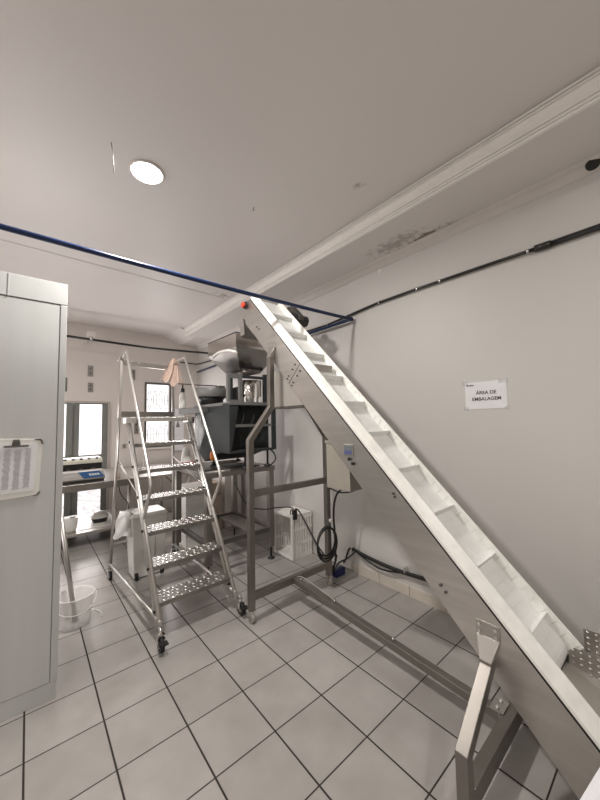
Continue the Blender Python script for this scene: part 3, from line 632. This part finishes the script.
# vibrating pan at the back left
MB().lathe((.75, 1.70, 1.905), [(0, 0), (.185, 0), (.198, .008), (.203, .015), (.203, .105), (.198, .115), (.18, .115), (.17, .05), (0, .04)], 32).build('feeder_pan', 'grey_paint_light', t)
MB().lathe((.74, 1.70, 1.815), [(0, 0), (.15, 0), (.15, .06), (.17, .09), (0, .09)], 24).build('pan_base', 'black_gloss', t)
MB().tube([(.40, 1.90, 2.085), (.78, 1.62, 2.05)], .008, 8).build('pan_rod', 'dark_steel', t)
MB().box((.77, 1.55, 1.93), (.86, 1.64, 2.05)).build('vibrator_housing', 'dark_steel', t, .006)
# hopper: raked rim, straight band, tapered throat (open top)
hx0, hx1, hy0, hy1 = .655, 1.22, .90, 1.60
rim = [V((hx0, hy0, 2.550)), V((hx1, hy0, 2.550)), V((hx1, hy1, 2.560)), V((hx0, hy1, 2.560))]
mid = [V((hx0, hy0, 2.402)), V((hx1, hy0, 2.402)), V((hx1, hy1, 2.400)), V((hx0, hy1, 2.400))]
thr = [V((.86, 1.18, 2.18)), V((1.13, 1.18, 2.18)), V((1.13, 1.50, 2.185)), V((.86, 1.50, 2.185))]
for nm, up_, lo_, mm in (('hopper_band', rim, mid, 'mirror'), ('hopper_cone', mid, thr, 'mirror_shaded')):
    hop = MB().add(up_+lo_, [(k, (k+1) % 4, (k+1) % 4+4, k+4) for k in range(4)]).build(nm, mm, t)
    sol = hop.modifiers.new('sheet', 'SOLIDIFY'); sol.thickness = .004; sol.offset = 0
MB().tube([p+V((0, 0, .004)) for p in rim], .008, 6, closed=True).build('hopper_rim', 'black_gloss', t)
MB().tube(smooth_path([(hx0+.012, 1.53, 2.365), (hx0-.010, 1.32, 2.395), (hx0-.006, 1.08, 2.385), (hx0+.035, .94, 2.345)], 6), [.006]*2+[.016]*15+[.006]*2, 8).build('hopper_strip', 'white_plastic', t)  # white strip along the left foot of the band
MB().tube(smooth_path([(1.16, 1.02, 1.27), (1.20, 1.0, 1.22), (1.21, .99, 1.15), (1.15, 1.0, 1.09)], 5), .008, 8).build('cable', 'black', t)

t = thing('hand_tool', 'white and red plastic item at the rear left of the machine table', 'tool', (.44, 1.80, WZ))
MB().box((.42, 1.72, WZ), (.56, 1.90, WZ+.05)).build('red_base', 'red_dull', t, .01)
MB().lathe((.47, 1.82, WZ+.05), [(.06, 0), (.055, .06), (.035, .17), (0, .18)], 16, sq=3).build('white_top', 'white_plastic', t)
mb = MB(); vs = []; fs = []; n = 14
for i in range(12):
    k = i/11; zz = 1.71-.45*k
    for j in range(n):
        a = 2*PI*j/n; r = (.015+.07*math.sin(PI*min(1, k*1.05))**.7)*(1+.22*math.sin(3*a+i*.9))
        vs.append((X0-.035+r*.35*math.cos(a), 1.72+r*1.5*math.sin(a), zz))
for i in range(11):
    for j in range(n): fs.append((i*n+j, i*n+(j+1) % n, (i+1)*n+(j+1) % n, (i+1)*n+j))
fs += [tuple(range(n)), tuple(range(11*n+n-1, 11*n-1, -1))]
o = mb.add(vs, fs, True).build('plastic_bag', 'film'); rebase(o, (X0-.035, 1.72, 1.73)); tag(o, 'clear plastic bag hanging on the left side of the grey weighing machine', 'bag')
o = MB().box((X0-.09, 1.52, 1.712), (X0-.002, 2.26, 1.788)).build('machine_box', 'grey_dark', None, .004); rebase(o, (X0-.05, 1.9, 1.712)); tag(o, 'dark box fixed to the upper left side of the weighing machine beside the ladder platform', 'box')

# ------------------------------------------------------------------ inclined conveyor
TH = math.atan(1.02); CS, SN = math.cos(TH), math.sin(TH)
def K(x, s, n): return V((x, s*CS-n*SN, 2.24+s*SN+n*CS))
PX0, PX1 = .630, 1.020                       # outer faces of the two side plates
t = thing('inclined_conveyor', 'steep steel conveyor with a white flighted belt rising from lower right to the ceiling', 'conveyor', (.825, -.5, 0))
conv = t
STOP, SBOT = .835, -2.80
def kbox(mb, x0, x1, s0, s1, n0, n1):
    return mb.hexa([K(x0, s0, n0), K(x1, s0, n0), K(x1, s1, n0), K(x0, s1, n0), K(x0, s0, n1), K(x1, s0, n1), K(x1, s1, n1), K(x0, s1, n1)])
for xa, nm in ((PX0, 'near'), (PX1-.004, 'far')):
    out = [(SBOT, -.215), (SBOT+.0, -.01), (.80, -.012), (.86, -.06), (.872, -.14), (.70, -.235), (.44, -.222), (-.25, -.216)]
    MB().prism([K(xa, s, n) for s, n in out], (.004, 0, 0)).build('side_plate', 'plate', t)
    jn = MB(); xx = xa-.0015 if nm == 'near' else xa+.0055
    jn.prism([K(xx, s, n) for s, n in ((-.262, -.214), (-.262, -.014), (-.256, -.014), (-.256, -.214))], (.0015, 0, 0)).build('plate_joint', 'dark_steel', t)
kbox(MB(), PX0+.004, PX1-.004, SBOT, .60, -.205, -.20).build('bottom_pan', 'steel', t)
# dark gap line and white guide rails
kbox(MB(), PX0-.001, PX0+.006, SBOT, .80, -.012, -.003).build('rail_gap', 'black', t)
def rail(sign):
    xo = PX0 if sign > 0 else PX1
    prof = [(-.003, -.002), (-.003, .012), (.012, .026), (.050, .052), (.058, .050), (.058, -.03), (.040, -.03), (.040, -.002)]
    e = SBOT+.05 if sign > 0 else -2.455
    mb = MB(); pts = [K(xo+sign*x, e, n) for x, n in prof]; mb.prism(pts, K(0, .80, 0)-K(0, e, 0))
    r = mb.build('guide_rail', 'uhmw', t, .002)
    return r
rail(1); far = rail(-1)
# pleated belt sidewall along the far inner face: thin scallops every 5 cm
mb = MB(); BX0_, BX1_ = PX0+.058, PX1-.058
s = -2.44
while s < .76:
    kbox(mb, BX1_-.004, BX1_-.0005, s, s+.0525, -.01, .040); s += .055
mb.build('belt_sidewall', 'uhmw', t, .001)
mb = MB(); s = -2.44
while s < .76:
    kbox(mb, BX0_+.0005, BX0_+.004, s, s+.0525, -.01, .040); s += .055
mb.build('belt_sidewall', 'uhmw', t, .001)
# belt: modules with fine joints, wrapped round the lower roller
mb = MB(); s = -2.40
while s < .79:
    kbox(mb, BX0_, BX1_, s, s+.0516, -.014, -.004); s += .052
R_ = .062; cc = (-2.40, -.004-R_)
for k in range(9):
    a0, a1 = PI/2+k*PI/10, PI/2+(k+.97)*PI/10
    q = [(cc[0]+r*math.cos(a), cc[1]+r*math.sin(a)) for r in (R_, R_-.01) for a in (a0, a1)]
    mb.hexa([K(BX0_, *q[0]), K(BX1_, *q[0]), K(BX1_, *q[2]), K(BX0_, *q[2]), K(BX0_, *q[1]), K(BX1_, *q[1]), K(BX1_, *q[3]), K(BX0_, *q[3])])
q = (.79, -.07)
for k in range(8):
    a0, a1 = PI/2-k*PI/9, PI/2-(k+.97)*PI/9
    qq = [(q[0]-.03+r*math.cos(a), q[1]+r*math.sin(a)) for r in (.062, .052) for a in (a0, a1)]
    mb.hexa([K(BX0_, *qq[0]), K(BX1_, *qq[0]), K(BX1_, *qq[2]), K(BX0_, *qq[2]), K(BX0_, *qq[1]), K(BX1_, *qq[1]), K(BX1_, *qq[3]), K(BX0_, *qq[3])])
kbox(mb, BX0_, BX1_, -2.40, .76, -.136, -.128)
mb.build('belt', 'belt', t)
for k in range(11):
    s = -2.285+k*.308
    if s > .75: break
    mb = MB().hexa([K(BX0_+.004, s-.012, -.004), K(BX1_-.004, s-.012, -.004), K(BX1_-.004, s+.004, -.004), K(BX0_+.004, s+.004, -.004), K(BX0_+.004, s-.003, .034), K(BX1_-.004, s-.003, .034), K(BX1_-.004, s+.002, .034), K(BX0_+.004, s+.002, .034)])
    mb.build('belt_flight', 'belt', t, .001)
for s, n in ((-2.40, -.066), (.76, -.07)): MB().tube([K(BX0_-.03, s, n), K(BX1_+.03, s, n)], .05, 16).build('roller', 'dark_steel', t)
# bolts on the near plate
BL = [(.497, -.141), (.453, -.135), (-.215, -.05), (-.30, -.05), (-.215, -.10), (-.30, -.10), (-.215, -.17), (-.30, -.17), (-.215, -.20), (-.30, -.20), (-1.489, -.052), (-1.47, -.045), (-1.955, -.154), (-1.991, -.154)]
for s, n in BL: MB().tube([K(PX0+.001, s, n), K(PX0-.008, s, n)], .0075, 8).build('bolt', 'dark_steel', t)
# display with two buttons
dz = kbox(MB(), PX0-.006, PX0, -1.118, -1.030, -.135, -.068).build('display', 'grey_box', t); dz.name = 'display'
bpy.data.objects.remove(dz)
dc = on_c = (-1.075, -.113)
def plateY(y0, y1, z0, z1, x0, x1, mb=None): return (mb or MB()).box((x0, y0, z0), (x1, y1, z1))
DY, DZc = K(0, -1.012, -.124).y, K(0, -1.012, -.124).z
dsp = plateY(DY-.083, DY, DZc-.078, DZc, PX0-.008, PX0).build('display', 'grey_box', t, .002)
plateY(DY-.077, DY-.006, DZc-.072, DZc-.006, PX0-.010, PX0-.008).build('screen', 'lcd', dsp)
plateY(DY-.070, DY-.012, DZc-.062, DZc-.042, PX0-.0112, PX0-.010).build('screen_text', 'lcd_blue', dsp)
for s, n in ((-1.116, -.157), (-1.156, -.155)): MB().tube([K(PX0, s, n), K(PX0-.014, s, n)], .011, 12).build('push_button', 'black_gloss', t)
# emergency stop at the head
es = MB().tube([K(PX0, .825, -.095), K(PX0-.018, .825, -.095)], .036, 20).build('emergency_stop', 'black_gloss', t)
MB().tube([K(PX0-.018, .825, -.095), K(PX0-.042, .825, -.095), K(PX0-.046, .825, -.095)], [.024, .030, .022], 20).build('stop_button', 'red', es)
# motor on the far side of the head
mt = MB().tube([K(PX1, .55, .0), K(PX1+.17, .55, .0)], .058, 20).build('drive_motor', 'black_gloss', t)
MB().tube([K(PX1+.02, .70, .01), K(PX1+.10, .70, .01)], .045, 16).build('gearbox', 'dark_steel', mt)
kbox(MB(), PX1+.03, PX1+.09, .50, .72, .03, .07).build('terminal_box', 'dark_steel', mt)
# discharge chute under the head
MB().prism([(PX0+.002, .685, 2.475), (PX0+.002, .70, 2.60), (PX0+.002, .73, 2.66), (PX0+.002, .80, 2.675), (PX0+.002, .79, 2.59), (PX0+.002, .768, 2.555), (PX0+.002, .768, 2.475)], (.004, 0, 0)).prism([(PX1-.006, .685, 2.475), (PX1-.006, .73, 2.66), (PX1-.006, .80, 2.675), (PX1-.006, .768, 2.475)], (.004, 0, 0)).box((PX0+.002, .762, 2.46), (PX1-.002, .768, 2.66)).build('discharge_chute', 'plate', t)
# enclosures hung beneath
cb = MB().box((PX0+.05, -.62, 1.10), (PX0+.26, -.395, 1.44)).build('control_box', 'beige', t, .004)
MB().box((PX0+.045, -.63, 1.425), (PX0+.265, -.39, 1.445)).build('box_lid', 'grey_box', cb)
MB().box((PX0+.10, -.24, 1.725), (PX0+.30, .36, 2.05)).build('belt_tensioner_box', 'grey_box', t, .004)
MB().box((PX0+.09, -.10, 1.712), (PX0+.31, .37, 1.725)).build('box_edge', 'dark_steel', t)
# support frame: two bent legs at the back, two at the front
def bent_leg(y, foot_x, zs, caster, w=.048):
    """zs = heights of: floor end, lower bend, upper bend, bracket"""
    for sx, px in ((-1, PX0), (1, PX1)):
        xo = .825+sx*(.825-foot_x); xi = px+sx*.026
        lg = MB().path_bar([(xo, y, zs[0]), (xo, y, zs[1]), (xi, y, zs[2]), (xi, y, zs[3]-.085)], w, w, (0, 1, 0)).build('support_leg', 'frame_steel', conv, .003)
        br = MB().box((min(px, px+sx*.006), y-.05, zs[3]-.005), (max(px, px+sx*.006), y+.05, zs[3]+.062))
        h = w/2
        br.hexa([(xi-sx*h, y-h, zs[3]-.086), (xi+sx*h, y-h, zs[3]-.086), (xi+sx*h, y+h, zs[3]-.086), (xi-sx*h, y+h, zs[3]-.086),
                 (px+sx*.0005, y-.05, zs[3]), (px+sx*.008, y-.05, zs[3]), (px+sx*.008, y+.05, zs[3]), (px+sx*.0005, y+.05, zs[3])])
        bk = br.build('leg_bracket', 'steel', lg, .002)
        for dy in (-.035, .035):
            for dz in (.015, .045): MB().tube([(px+sx*.006, y+dy, zs[3]+dz), (px+sx*.015, y+dy, zs[3]+dz)], .007, 8).build('bracket_bolt', 'chrome', lg)
        if caster:
            cs_ = MB().tube([(xo, y, .075), (xo, y, .10)], .018, 12).box((xo-.022, y-.02, .03), (xo-.017, y+.02, .08)).box((xo+.017, y-.02, .03), (xo+.022, y+.02, .08)).box((xo-.022, y-.022, .072), (xo+.022, y+.022, .08)).build('caster', 'chrome', lg)
            MB().disc((xo, y-.005, .036), .036, .030, (1, 0, 0), 20).build('wheel', 'grey_box', cs_)
        else:
            MB().box((xo-.06, y-.05, .0), (xo+.06, y+.05, .012)).box((xo-.045, y-.045, .012), (xo+.045, y+.045, .03)).build('foot_plate', 'frame_steel', lg, .002)
bent_leg(.20, .388, (.09, 1.44, 1.72, 2.245), True)
bent_leg(-1.475, .332, (.012, .272, .475, .585), False, .050)
MB().box((.39, .18, .165), (1.26, .22, .225)).build('cross_tube', 'frame_steel', conv, .003)
MB().bar((.41, .20, 1.005), (1.24, .20, 1.005), .035, .055).build('cross_tube', 'frame_steel', conv, .003)
MB().box((.345, -1.50, .06), (1.31, -1.45, .14)).build('cross_tube', 'frame_steel', conv, .003)
lb = MB().hexa([(.80, -1.45, .085), (.85, -1.45, .085), (.85, .18, .17), (.80, .18, .17), (.80, -1.45, .13), (.85, -1.45, .13), (.85, .18, .215), (.80, .18, .215)]).build('long_tube', 'frame_steel', conv, .003)
MB().box((.79, -1.46, .142), (.88, -1.40, .148)).box((.79, -1.445, .075), (.88, -1.438, .145)).build('end_bracket', 'steel', lb)
for x in (.805, .86): MB().tube([(x, -1.43, .145), (x, -1.43, .16)], .008, 8).build('bracket_bolt', 'chrome', lb)
for y in (-.82, -.30, .10):
    z = .132+(y+1.45)/1.63*.085
    MB().tube([(.825, y, z), (.825, y, z+.02)], .008, 8).build('tube_knob', 'chrome', lb)
MB().tube(smooth_path([(.83, .16, .225), (.845, .10, .235), (.85, -.10, .215), (.842, -.28, .195)], 5), .005, 6).build('air_line', 'grey_box', lb)
# cables hung on the right rear leg
xb, yb_ = 1.262, .20
lp = [(xb+.0+.012*math.sin(2*a), yb_-.045+.02*math.cos(a)+.0, .52+.105*math.sin(a)) for a in [2*PI*k/22 for k in range(22)]]
t2 = thing('power_cable', 'black cable coiled on the right rear leg of the conveyor', 'cable', (xb, yb_-.03, .3))
for k in range(3):
    pts = [(xb-.065+.118*math.cos(a)*(1+.05*k)-.008*k, yb_-.045-.014*k, .44+.135*math.sin(a)*(1+.06*k)-.01*k) for a in [2*PI*j/24 for j in range(24)]]
    MB().tube(pts, .009, 8, closed=True).build('cable_loop', 'black', t2)
MB().tube(smooth_path([(1.47, -.05, .955), (1.39, .0, .95), (1.32, .09, .90), (1.295, .13, .80), (1.292, .145, .66), (1.305, .15, .52), (1.31, .15, .36), (1.32, .16, .22)], 6), .010, 8).build('cable_run', 'black', t2)
MB().tube(smooth_path([(1.47, -.05, .955), (1.42, .0, .90), (1.345, .08, .885), (1.30, .15, .91), (1.268, .172, .93)], 6), .007, 8).build('cable_run', 'black', t2)
MB().box((1.255, .145, .605), (1.275, .176, .63)).build('cable_tie', 'white_plastic', t2)
t2 = thing('adaptor_cable', 'black power adaptor with its cable on top of the white crate', 'power adaptor', (1.36, .88, .5))
MB().box((1.345, .835, .455), (1.40, .872, .565)).build('adaptor_body', 'black_gloss', t2, .006)
MB().tube(smooth_path([(.70, 1.04, .95), (.78, .92, .72), (.97, .90, .64), (1.16, .89, .625), (1.33, .87, .60), (1.365, .855, .565)], 6), .006, 8).build('cable', 'black', t2)
MB().tube(smooth_path([(1.375, .85, .575), (1.40, .81, .56), (1.38, .66, .45), (1.33, .45, .31), (1.30, .30, .24), (1.285, .25, .215)], 6), .009, 8).build('cable', 'black', t2)
MB().tube([(1.34+.0, .86+.03*math.cos(a), .52+.055*math.sin(a)) for a in [2*PI*k/14 for k in range(14)]], .006, 6, closed=True).build('cable_loop', 'black', t2)
t2 = thing('wall_hose', 'black hose clipped low along the right wall behind the conveyor', 'hose', (1.62, 0, .2))
MB().tube(smooth_path([(1.625, .21, .245), (1.62, .10, .228), (1.622, -.15, .205), (1.62, -.40, .205), (1.622, -.75, .225), (1.622, -1.3, .22)], 5), .017, 10).build('hose', 'black', t2)
MB().tube(smooth_path([(1.615, .16, .235), (1.60, .02, .200), (1.61, -.12, .160), (1.61, -.26, .172), (1.615, -.40, .205)], 5), .008, 8).build('thin_cable', 'black', t2)
for y in (.20, -.42): MB().box((1.598, y-.008, .215), (1.65, y+.008, .262)).build('hose_clip', 'chrome', t2)
MB().tube(smooth_path([(1.62, .21, .245), (1.60, .235, .235), (1.575, .26, .14), (1.55, .27, .10)], 5), .010, 8).build('hose_tail', 'black', t2)
MB().tube(smooth_path([(1.615, .17, .22), (1.56, .22, .16), (1.48, .26, .13), (1.42, .25, .11)], 5), .008, 8).build('thin_cable', 'black', t2)
t2 = thing('plug_socket', 'navy blue plug connector on the floor beside the right rear leg', 'plug', (1.48, .26, 0))
MB().box((1.40, .235, .0), (1.54, .30, .075)).build('socket_body', 'navy', t2, .01)
MB().tube([(1.39, .26, .06), (1.39, .26, .12)], .02, 12).build('plug_collar', 'black_gloss', t2)
MB().tube(smooth_path([(1.39, .26, .11), (1.36, .20, .20), (1.335, .16, .27)], 4), .010, 8).build('plug_cable', 'black', t2)

# white crate standing on end beside the right wall, open side facing left
t = thing('plastic_crate', 'white slatted plastic crate standing on end against the right wall behind the conveyor frame', 'crate', (1.48, 1.02, 0))
kx0, kx1, ky0, ky1, kh = 1.335, 1.640, .855, 1.205, .50
MB().box((kx0, ky0, 0), (kx1, ky1, .025)).build('end_panel', 'white_plastic', t, .006)
MB().box((kx0, ky0, kh-.012), (kx1, ky1, kh)).build('end_panel', 'white_plastic', t, .006)
def slats(a, bb, axis, count, wd):
    mb = MB(); lo, hi = a[axis], bb[axis]; st = (hi-lo)/count
    for k in range(count):
        p, q = list(a), list(bb); p[axis] = lo+k*st+(st-wd)/2; q[axis] = p[axis]+wd; mb.box(p, q)
    for z in (.02, kh*.32, kh*.64, kh-.05):
        p, q = list(a), list(bb); p[2] = z; q[2] = z+.03; mb.box(p, q)
    return mb
slats((kx0, ky0, 0), (kx1, ky0+.012, kh), 0, 8, .022).build('side_panel', 'white_plastic', t)
slats((kx0, ky1-.012, 0), (kx1, ky1, kh), 0, 8, .022).build('side_panel', 'white_plastic', t)
slats((kx1-.012, ky0, 0), (kx1, ky1, kh), 1, 8, .024).build('base_panel', 'white_plastic', t)
MB().box((kx0-.012, ky0-.012, 0), (kx0+.02, ky0+.02, kh+.01)).box((kx0-.012, ky1-.02, 0), (kx0+.02, ky1+.012, kh+.01)).box((kx0-.012, ky0, kh-.03), (kx0+.02, ky1, kh+.01)).box((kx0-.012, ky0, 0), (kx0+.02, ky1, .035)).build('rim', 'white_plastic', t, .008)

# ------------------------------------------------------------------ infeed hopper with dimpled sheets at the conveyor foot
t = thing('feed_hopper', 'steel infeed hopper with dimpled sheet walls at the foot of the conveyor', 'hopper', (1.0, -2.1, 0))
def dimpled(x, y0, y1, z0, z1, lean, name):
    mb = MB().hexa([(x, y0, z0), (x+.004, y0, z0), (x+.004, y1, z0), (x, y1, z0), (x+lean, y0, z1), (x+lean+.004, y0, z1), (x+lean+.004, y1, z1), (x+lean, y1, z1)])
    nz = 4; ny = int(abs(y1-y0)/.030)
    for i in range(ny):
        for j in range(nz):
            y = y0+(y1-y0)*(i+.5)/ny; k = (j+.5)/nz; z = z0+(z1-z0)*k; xx = x+lean*k
            r = .0105
            mb.add([(xx, y-r, z), (xx, y, z-r*.7), (xx, y+r, z), (xx, y, z+r*.7), (xx-.009, y, z+.002)], [(0, 1, 4), (1, 2, 4), (2, 3, 4), (3, 0, 4)], True)
    return mb.build(name, 'steel', t)
dimpled(.948, -1.700, -2.45, .410, .510, .012, 'lower_dimpled_sheet')
dimpled(1.09, -1.735, -2.45, .445, .552, .0, 'upper_dimpled_sheet')
MB().hexa([(.975, -2.45, .500), (1.09, -2.45, .445), (1.09, -1.735, .445), (.975, -1.70, .500), (.975, -2.45, .504), (1.09, -2.45, .449), (1.09, -1.735, .449), (.975, -1.70, .504)]).build('ledge', 'steel', t)
MB().hexa([(.69, -2.45, .22), (.952, -2.45, .34), (.952, -1.686, .430), (.69, -1.686, .424), (.69, -2.45, .226), (.952, -2.45, .346), (.952, -1.686, .436), (.69, -1.686, .430)]).build('trough_floor', 'steel', t)
MB().box((1.03, -2.45, 0), (1.08, -2.40, .45)).build('hopper_leg', 'frame_steel', t)
MB().box((1.04, -1.80, 0), (1.08, -1.76, .45)).build('hopper_leg', 'frame_steel', t)
# white tub in the lower right corner, beside the conveyor foot
t = thing('storage_tub', 'white plastic tub at the bottom right corner in front of the conveyor foot', 'tub', (.33, -2.15, 0))
ra = math.radians(-8.2)
def Q(u, v, z): return (.30+u*math.cos(ra)-v*math.sin(ra), -1.867+u*math.sin(ra)+v*math.cos(ra), z)   # u along the rear edge, v away from the conveyor
MB().hexa([Q(-.17, -.52, 0), Q(.20, -.52, 0), Q(.20, -.05, 0), Q(-.17, -.05, 0), Q(-.20, -.55, .45), Q(.24, -.55, .45), Q(.24, -.015, .45), Q(-.20, -.015, .45)]).build('tub_body', 'white_plastic', t, .012)
MB().hexa([Q(-.21, -.56, .45), Q(.25, -.56, .45), Q(.25, 0, .45), Q(-.21, 0, .45), Q(-.21, -.56, .50), Q(.25, -.56, .50), Q(.25, 0, .50), Q(-.21, 0, .50)]).build('lid', 'paper', t, .006)

# ------------------------------------------------------------------ light
# unseen ceiling lamps, added to supply light to the room
for k, (x, y) in enumerate(((.40, -3.0), (-2.9, .12), (-2.9, -2.9), (-2.4, 2.9))):
    r = struct('trim_%d' % (k+4), MB().lathe((x, y, HT), [(.112, .002), (.114, -.006), (.107, -.012), (.097, -.010), (.097, .002)], 24), 'plaster')  # ring of an added ceiling lamp, not room trim
    MB().disc((x, y, HT-.004), .098, .008, (0, 0, 1), 24).build('diffuser', 'lamp', r)
def area(name, loc, size, power, col, rot=(0, 0, 0), sy=None):
    l = bpy.data.lights.new(name, 'AREA'); l.energy = power; l.color = col; l.size = size
    if sy: l.shape = 'RECTANGLE'; l.size_y = sy
    else: l.shape = 'DISK'
    o = bpy.data.objects.new(name, l); C.objects.link(o); o.location = loc; o.rotation_euler = rot; return o
area('ceiling_area_light', (-.445, .121, HT-.02), .16, 48, (1, .955, .91))
area('ceiling_area_light', (.40, -3.0, HT-.02), .16, 16, (1, .955, .91))  # unseen front lamp, added to light the belt
area('ceiling_area_light', (-2.9, .12, HT-.02), .16, 8, (1, .955, .91))  # added lamp, out of view on the left
area('ceiling_area_light', (-2.9, -2.9, HT-.02), .16, 32, (1, .955, .91))  # added lamp, unseen, lifting the front of the panel cabinet
area('ceiling_area_light', (-2.4, 2.9, HT-.02), .16, 10, (1, .955, .91))  # added lamp, unseen, brightening the back of the room
area('door_daylight', (-.64, YB-.06, 1.1), 1.2, 20, (1, .94, .94), (-PI/2, 0, 0), 1.6)
area('window_area_light', (.87, YB-.06, 1.77), .42, 9, (1, .94, .94), (-PI/2, 0, 0), 1.1)
area('window_area_light', (XL+.03, 1.75, 2.05), 1.1, 34, (1, .95, .94), (0, -PI/2, 0), 1.6)  # area light of the added left window

w = bpy.data.worlds.new('World'); bpy.context.scene.world = w; w.use_nodes = True
w.node_tree.nodes['Background'].inputs['Color'].default_value = (1, .97, .93, 1)
w.node_tree.nodes['Background'].inputs['Strength'].default_value = 1.0

# ------------------------------------------------------------------ camera (recovered from the floor grid)
yaw, pitch, roll = .7013, .0651, -.0203
F = V((math.sin(yaw)*math.cos(pitch), math.cos(yaw)*math.cos(pitch), math.sin(pitch)))
Rr = V((math.cos(yaw), -math.sin(yaw), 0)); Uu = Rr.cross(F)
R2 = Rr*math.cos(roll)+Uu*math.sin(roll); U2 = Uu*math.cos(roll)-Rr*math.sin(roll)
cam = bpy.data.cameras.new('Camera'); co = bpy.data.objects.new('Camera', cam); C.objects.link(co)
mw = Matrix((R2, U2, -F)).transposed().to_4x4(); mw.translation = V((-3.0778*.33, -6.4062*.33, 4.8266*.33)); co.matrix_world = mw
cam.sensor_fit = 'HORIZONTAL'; cam.sensor_width = 36; cam.lens = 321.807/600*36; cam.clip_start = .02
sc = bpy.context.scene; sc.camera = co
sc.view_settings.view_transform = 'Standard'; sc.view_settings.look = 'None'; sc.view_settings.exposure = .32; sc.view_settings.gamma = 1
